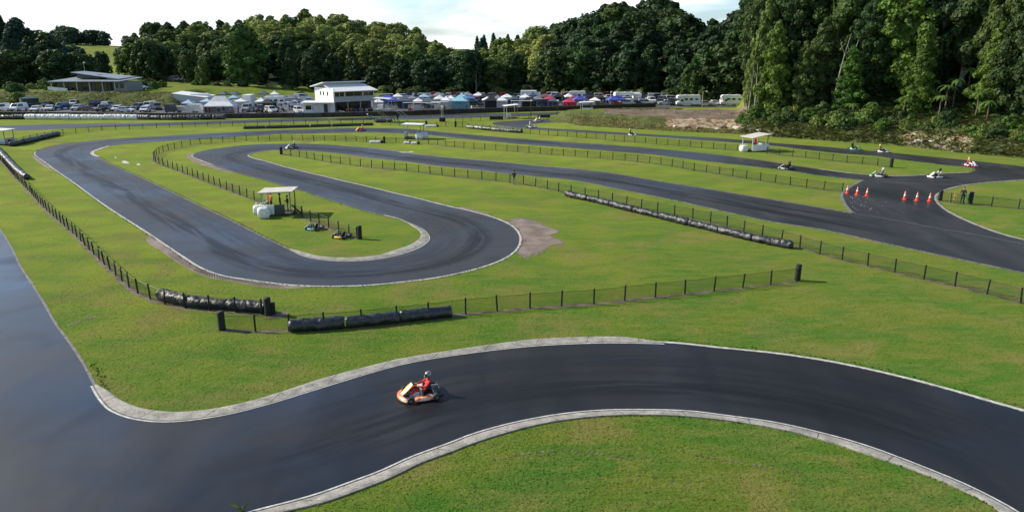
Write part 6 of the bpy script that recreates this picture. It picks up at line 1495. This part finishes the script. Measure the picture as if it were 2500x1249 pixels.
# pale dead trunk and bare trunks in the wood
def bare(px, Y, h, lean, label):
    x = T(px) * Y; z = H_at(x, Y); root = empty('bare_tree', (x, Y, z), 0, label, 'dead tree'); mb = MB(); rr = random.Random(px)
    P = [Vector((lean * h * q * q, 0, h * q)) for q in (0, .25, .5, .75, 1)]; mb.tube(P, [.2, .17, .13, .09, .04], 6); mb.build('trunk', 'palebark', root)
    for k in (1, 2, 3):
        a = P[k]; mb = MB(); s_ = rr.choice([-1, 1]); mb.tube([a, a + Vector((s_ * .7, .1, 1.2)), a + Vector((s_ * 1.1, .1, 2.6))], [.08, .05, .02], 5); mb.build('limb', 'palebark', root)
bare(1161, 255, 8, .02, 'pale dead trunk standing before the dark saddle trees')
for px, d, h, ln, lb in ((1842, 11, 9, .03, 'left slim pale trunk at the left corner of the near wood'), (1856, 10, 10, -.02, 'right slim pale trunk at the left corner of the near wood'), (2052, 13, 14, .12, 'pale bare trunk leaning right in the middle of the near wood'), (2070, 13, 13, .14, 'thinner pale trunk leaning right in the near wood')):
    bare(px, foot(T(px)) + d, h, ln, lb)
# hedge and roadside board rails by the upper road
fence([(300,246),(420,247),(520,249)], 'low dark rail fence at the top of the car park slope', step=3, net=False, soil=False, m='black')
root = empty('post_and_rail', hp(120, 205), 0, 'sloping timber rail fence on the bank below the lodge', 'fence'); o = hp(120, 205); W = [hp(s, 200 + (s - 40) * .045) for s in range(40, 300, 14)]
for p_ in W: c = link('post', PM[('wood', 1.1)], root); c.location = p_ - o
mb = MB(); mb.tube([p_ - o + Vector((0, 0, 1.0)) for p_ in W], .05, 4); mb.build('rail', 'wood', root)
# rocks on the clay bank
rr = random.Random(9)
for i, (px, d) in enumerate(sorted([(2262,1.6),(2275,2.2),(2290,2.4),(2300,1.8),(2312,2.6),(2330,1.5),(2345,2.4),(1800,3.),(1815,4),(1832,3.5),(1850,2.6),(1870,2.2),(1780,4.4),(1765,3.),(1905,1.4),(1660,3.6),(1690,3.2),(1720,3.)])):
    t = T(px); Y = foot(t) + d; x = t * Y; mb = MB(); mb.ball((0, 0, .1), rr.uniform(.3, .65), 8, 6, (1.3, .8, .6), .22, rr); o = mb.build('rock', 'dirt' if i % 3 else 'offwhite'); o.location = (x, Y, H_at(x, Y)); o.rotation_euler = (0, 0, rr.uniform(0, 3)); tag(o, 'pale rock on the clay bank, %s from the left' % ordw(i + 1), 'rock', 'pale rocks on the clay bank')
# weed at the bottom edge of the track
mb = MB(); rr = random.Random(2)
for k in range(9):
    a = rr.uniform(0, 6.2); l = rr.uniform(.25, .55); c, s_ = math.cos(a), math.sin(a); mb.add([(-s_ * .02, c * .02, 0), (s_ * .02, -c * .02, 0), (c * l * .5 + s_ * .02, s_ * l * .5 - c * .02, l * .8), (c * l * .9, s_ * l * .9, l)], [(0, 1, 2, 3)])
o = mb.build('weed', 'leaf'); o.color = (.12, .16, .07, 1); o.location = G(592, 1246); tag(o, 'pale weed sprouting at the bottom edge of the track', 'weed')
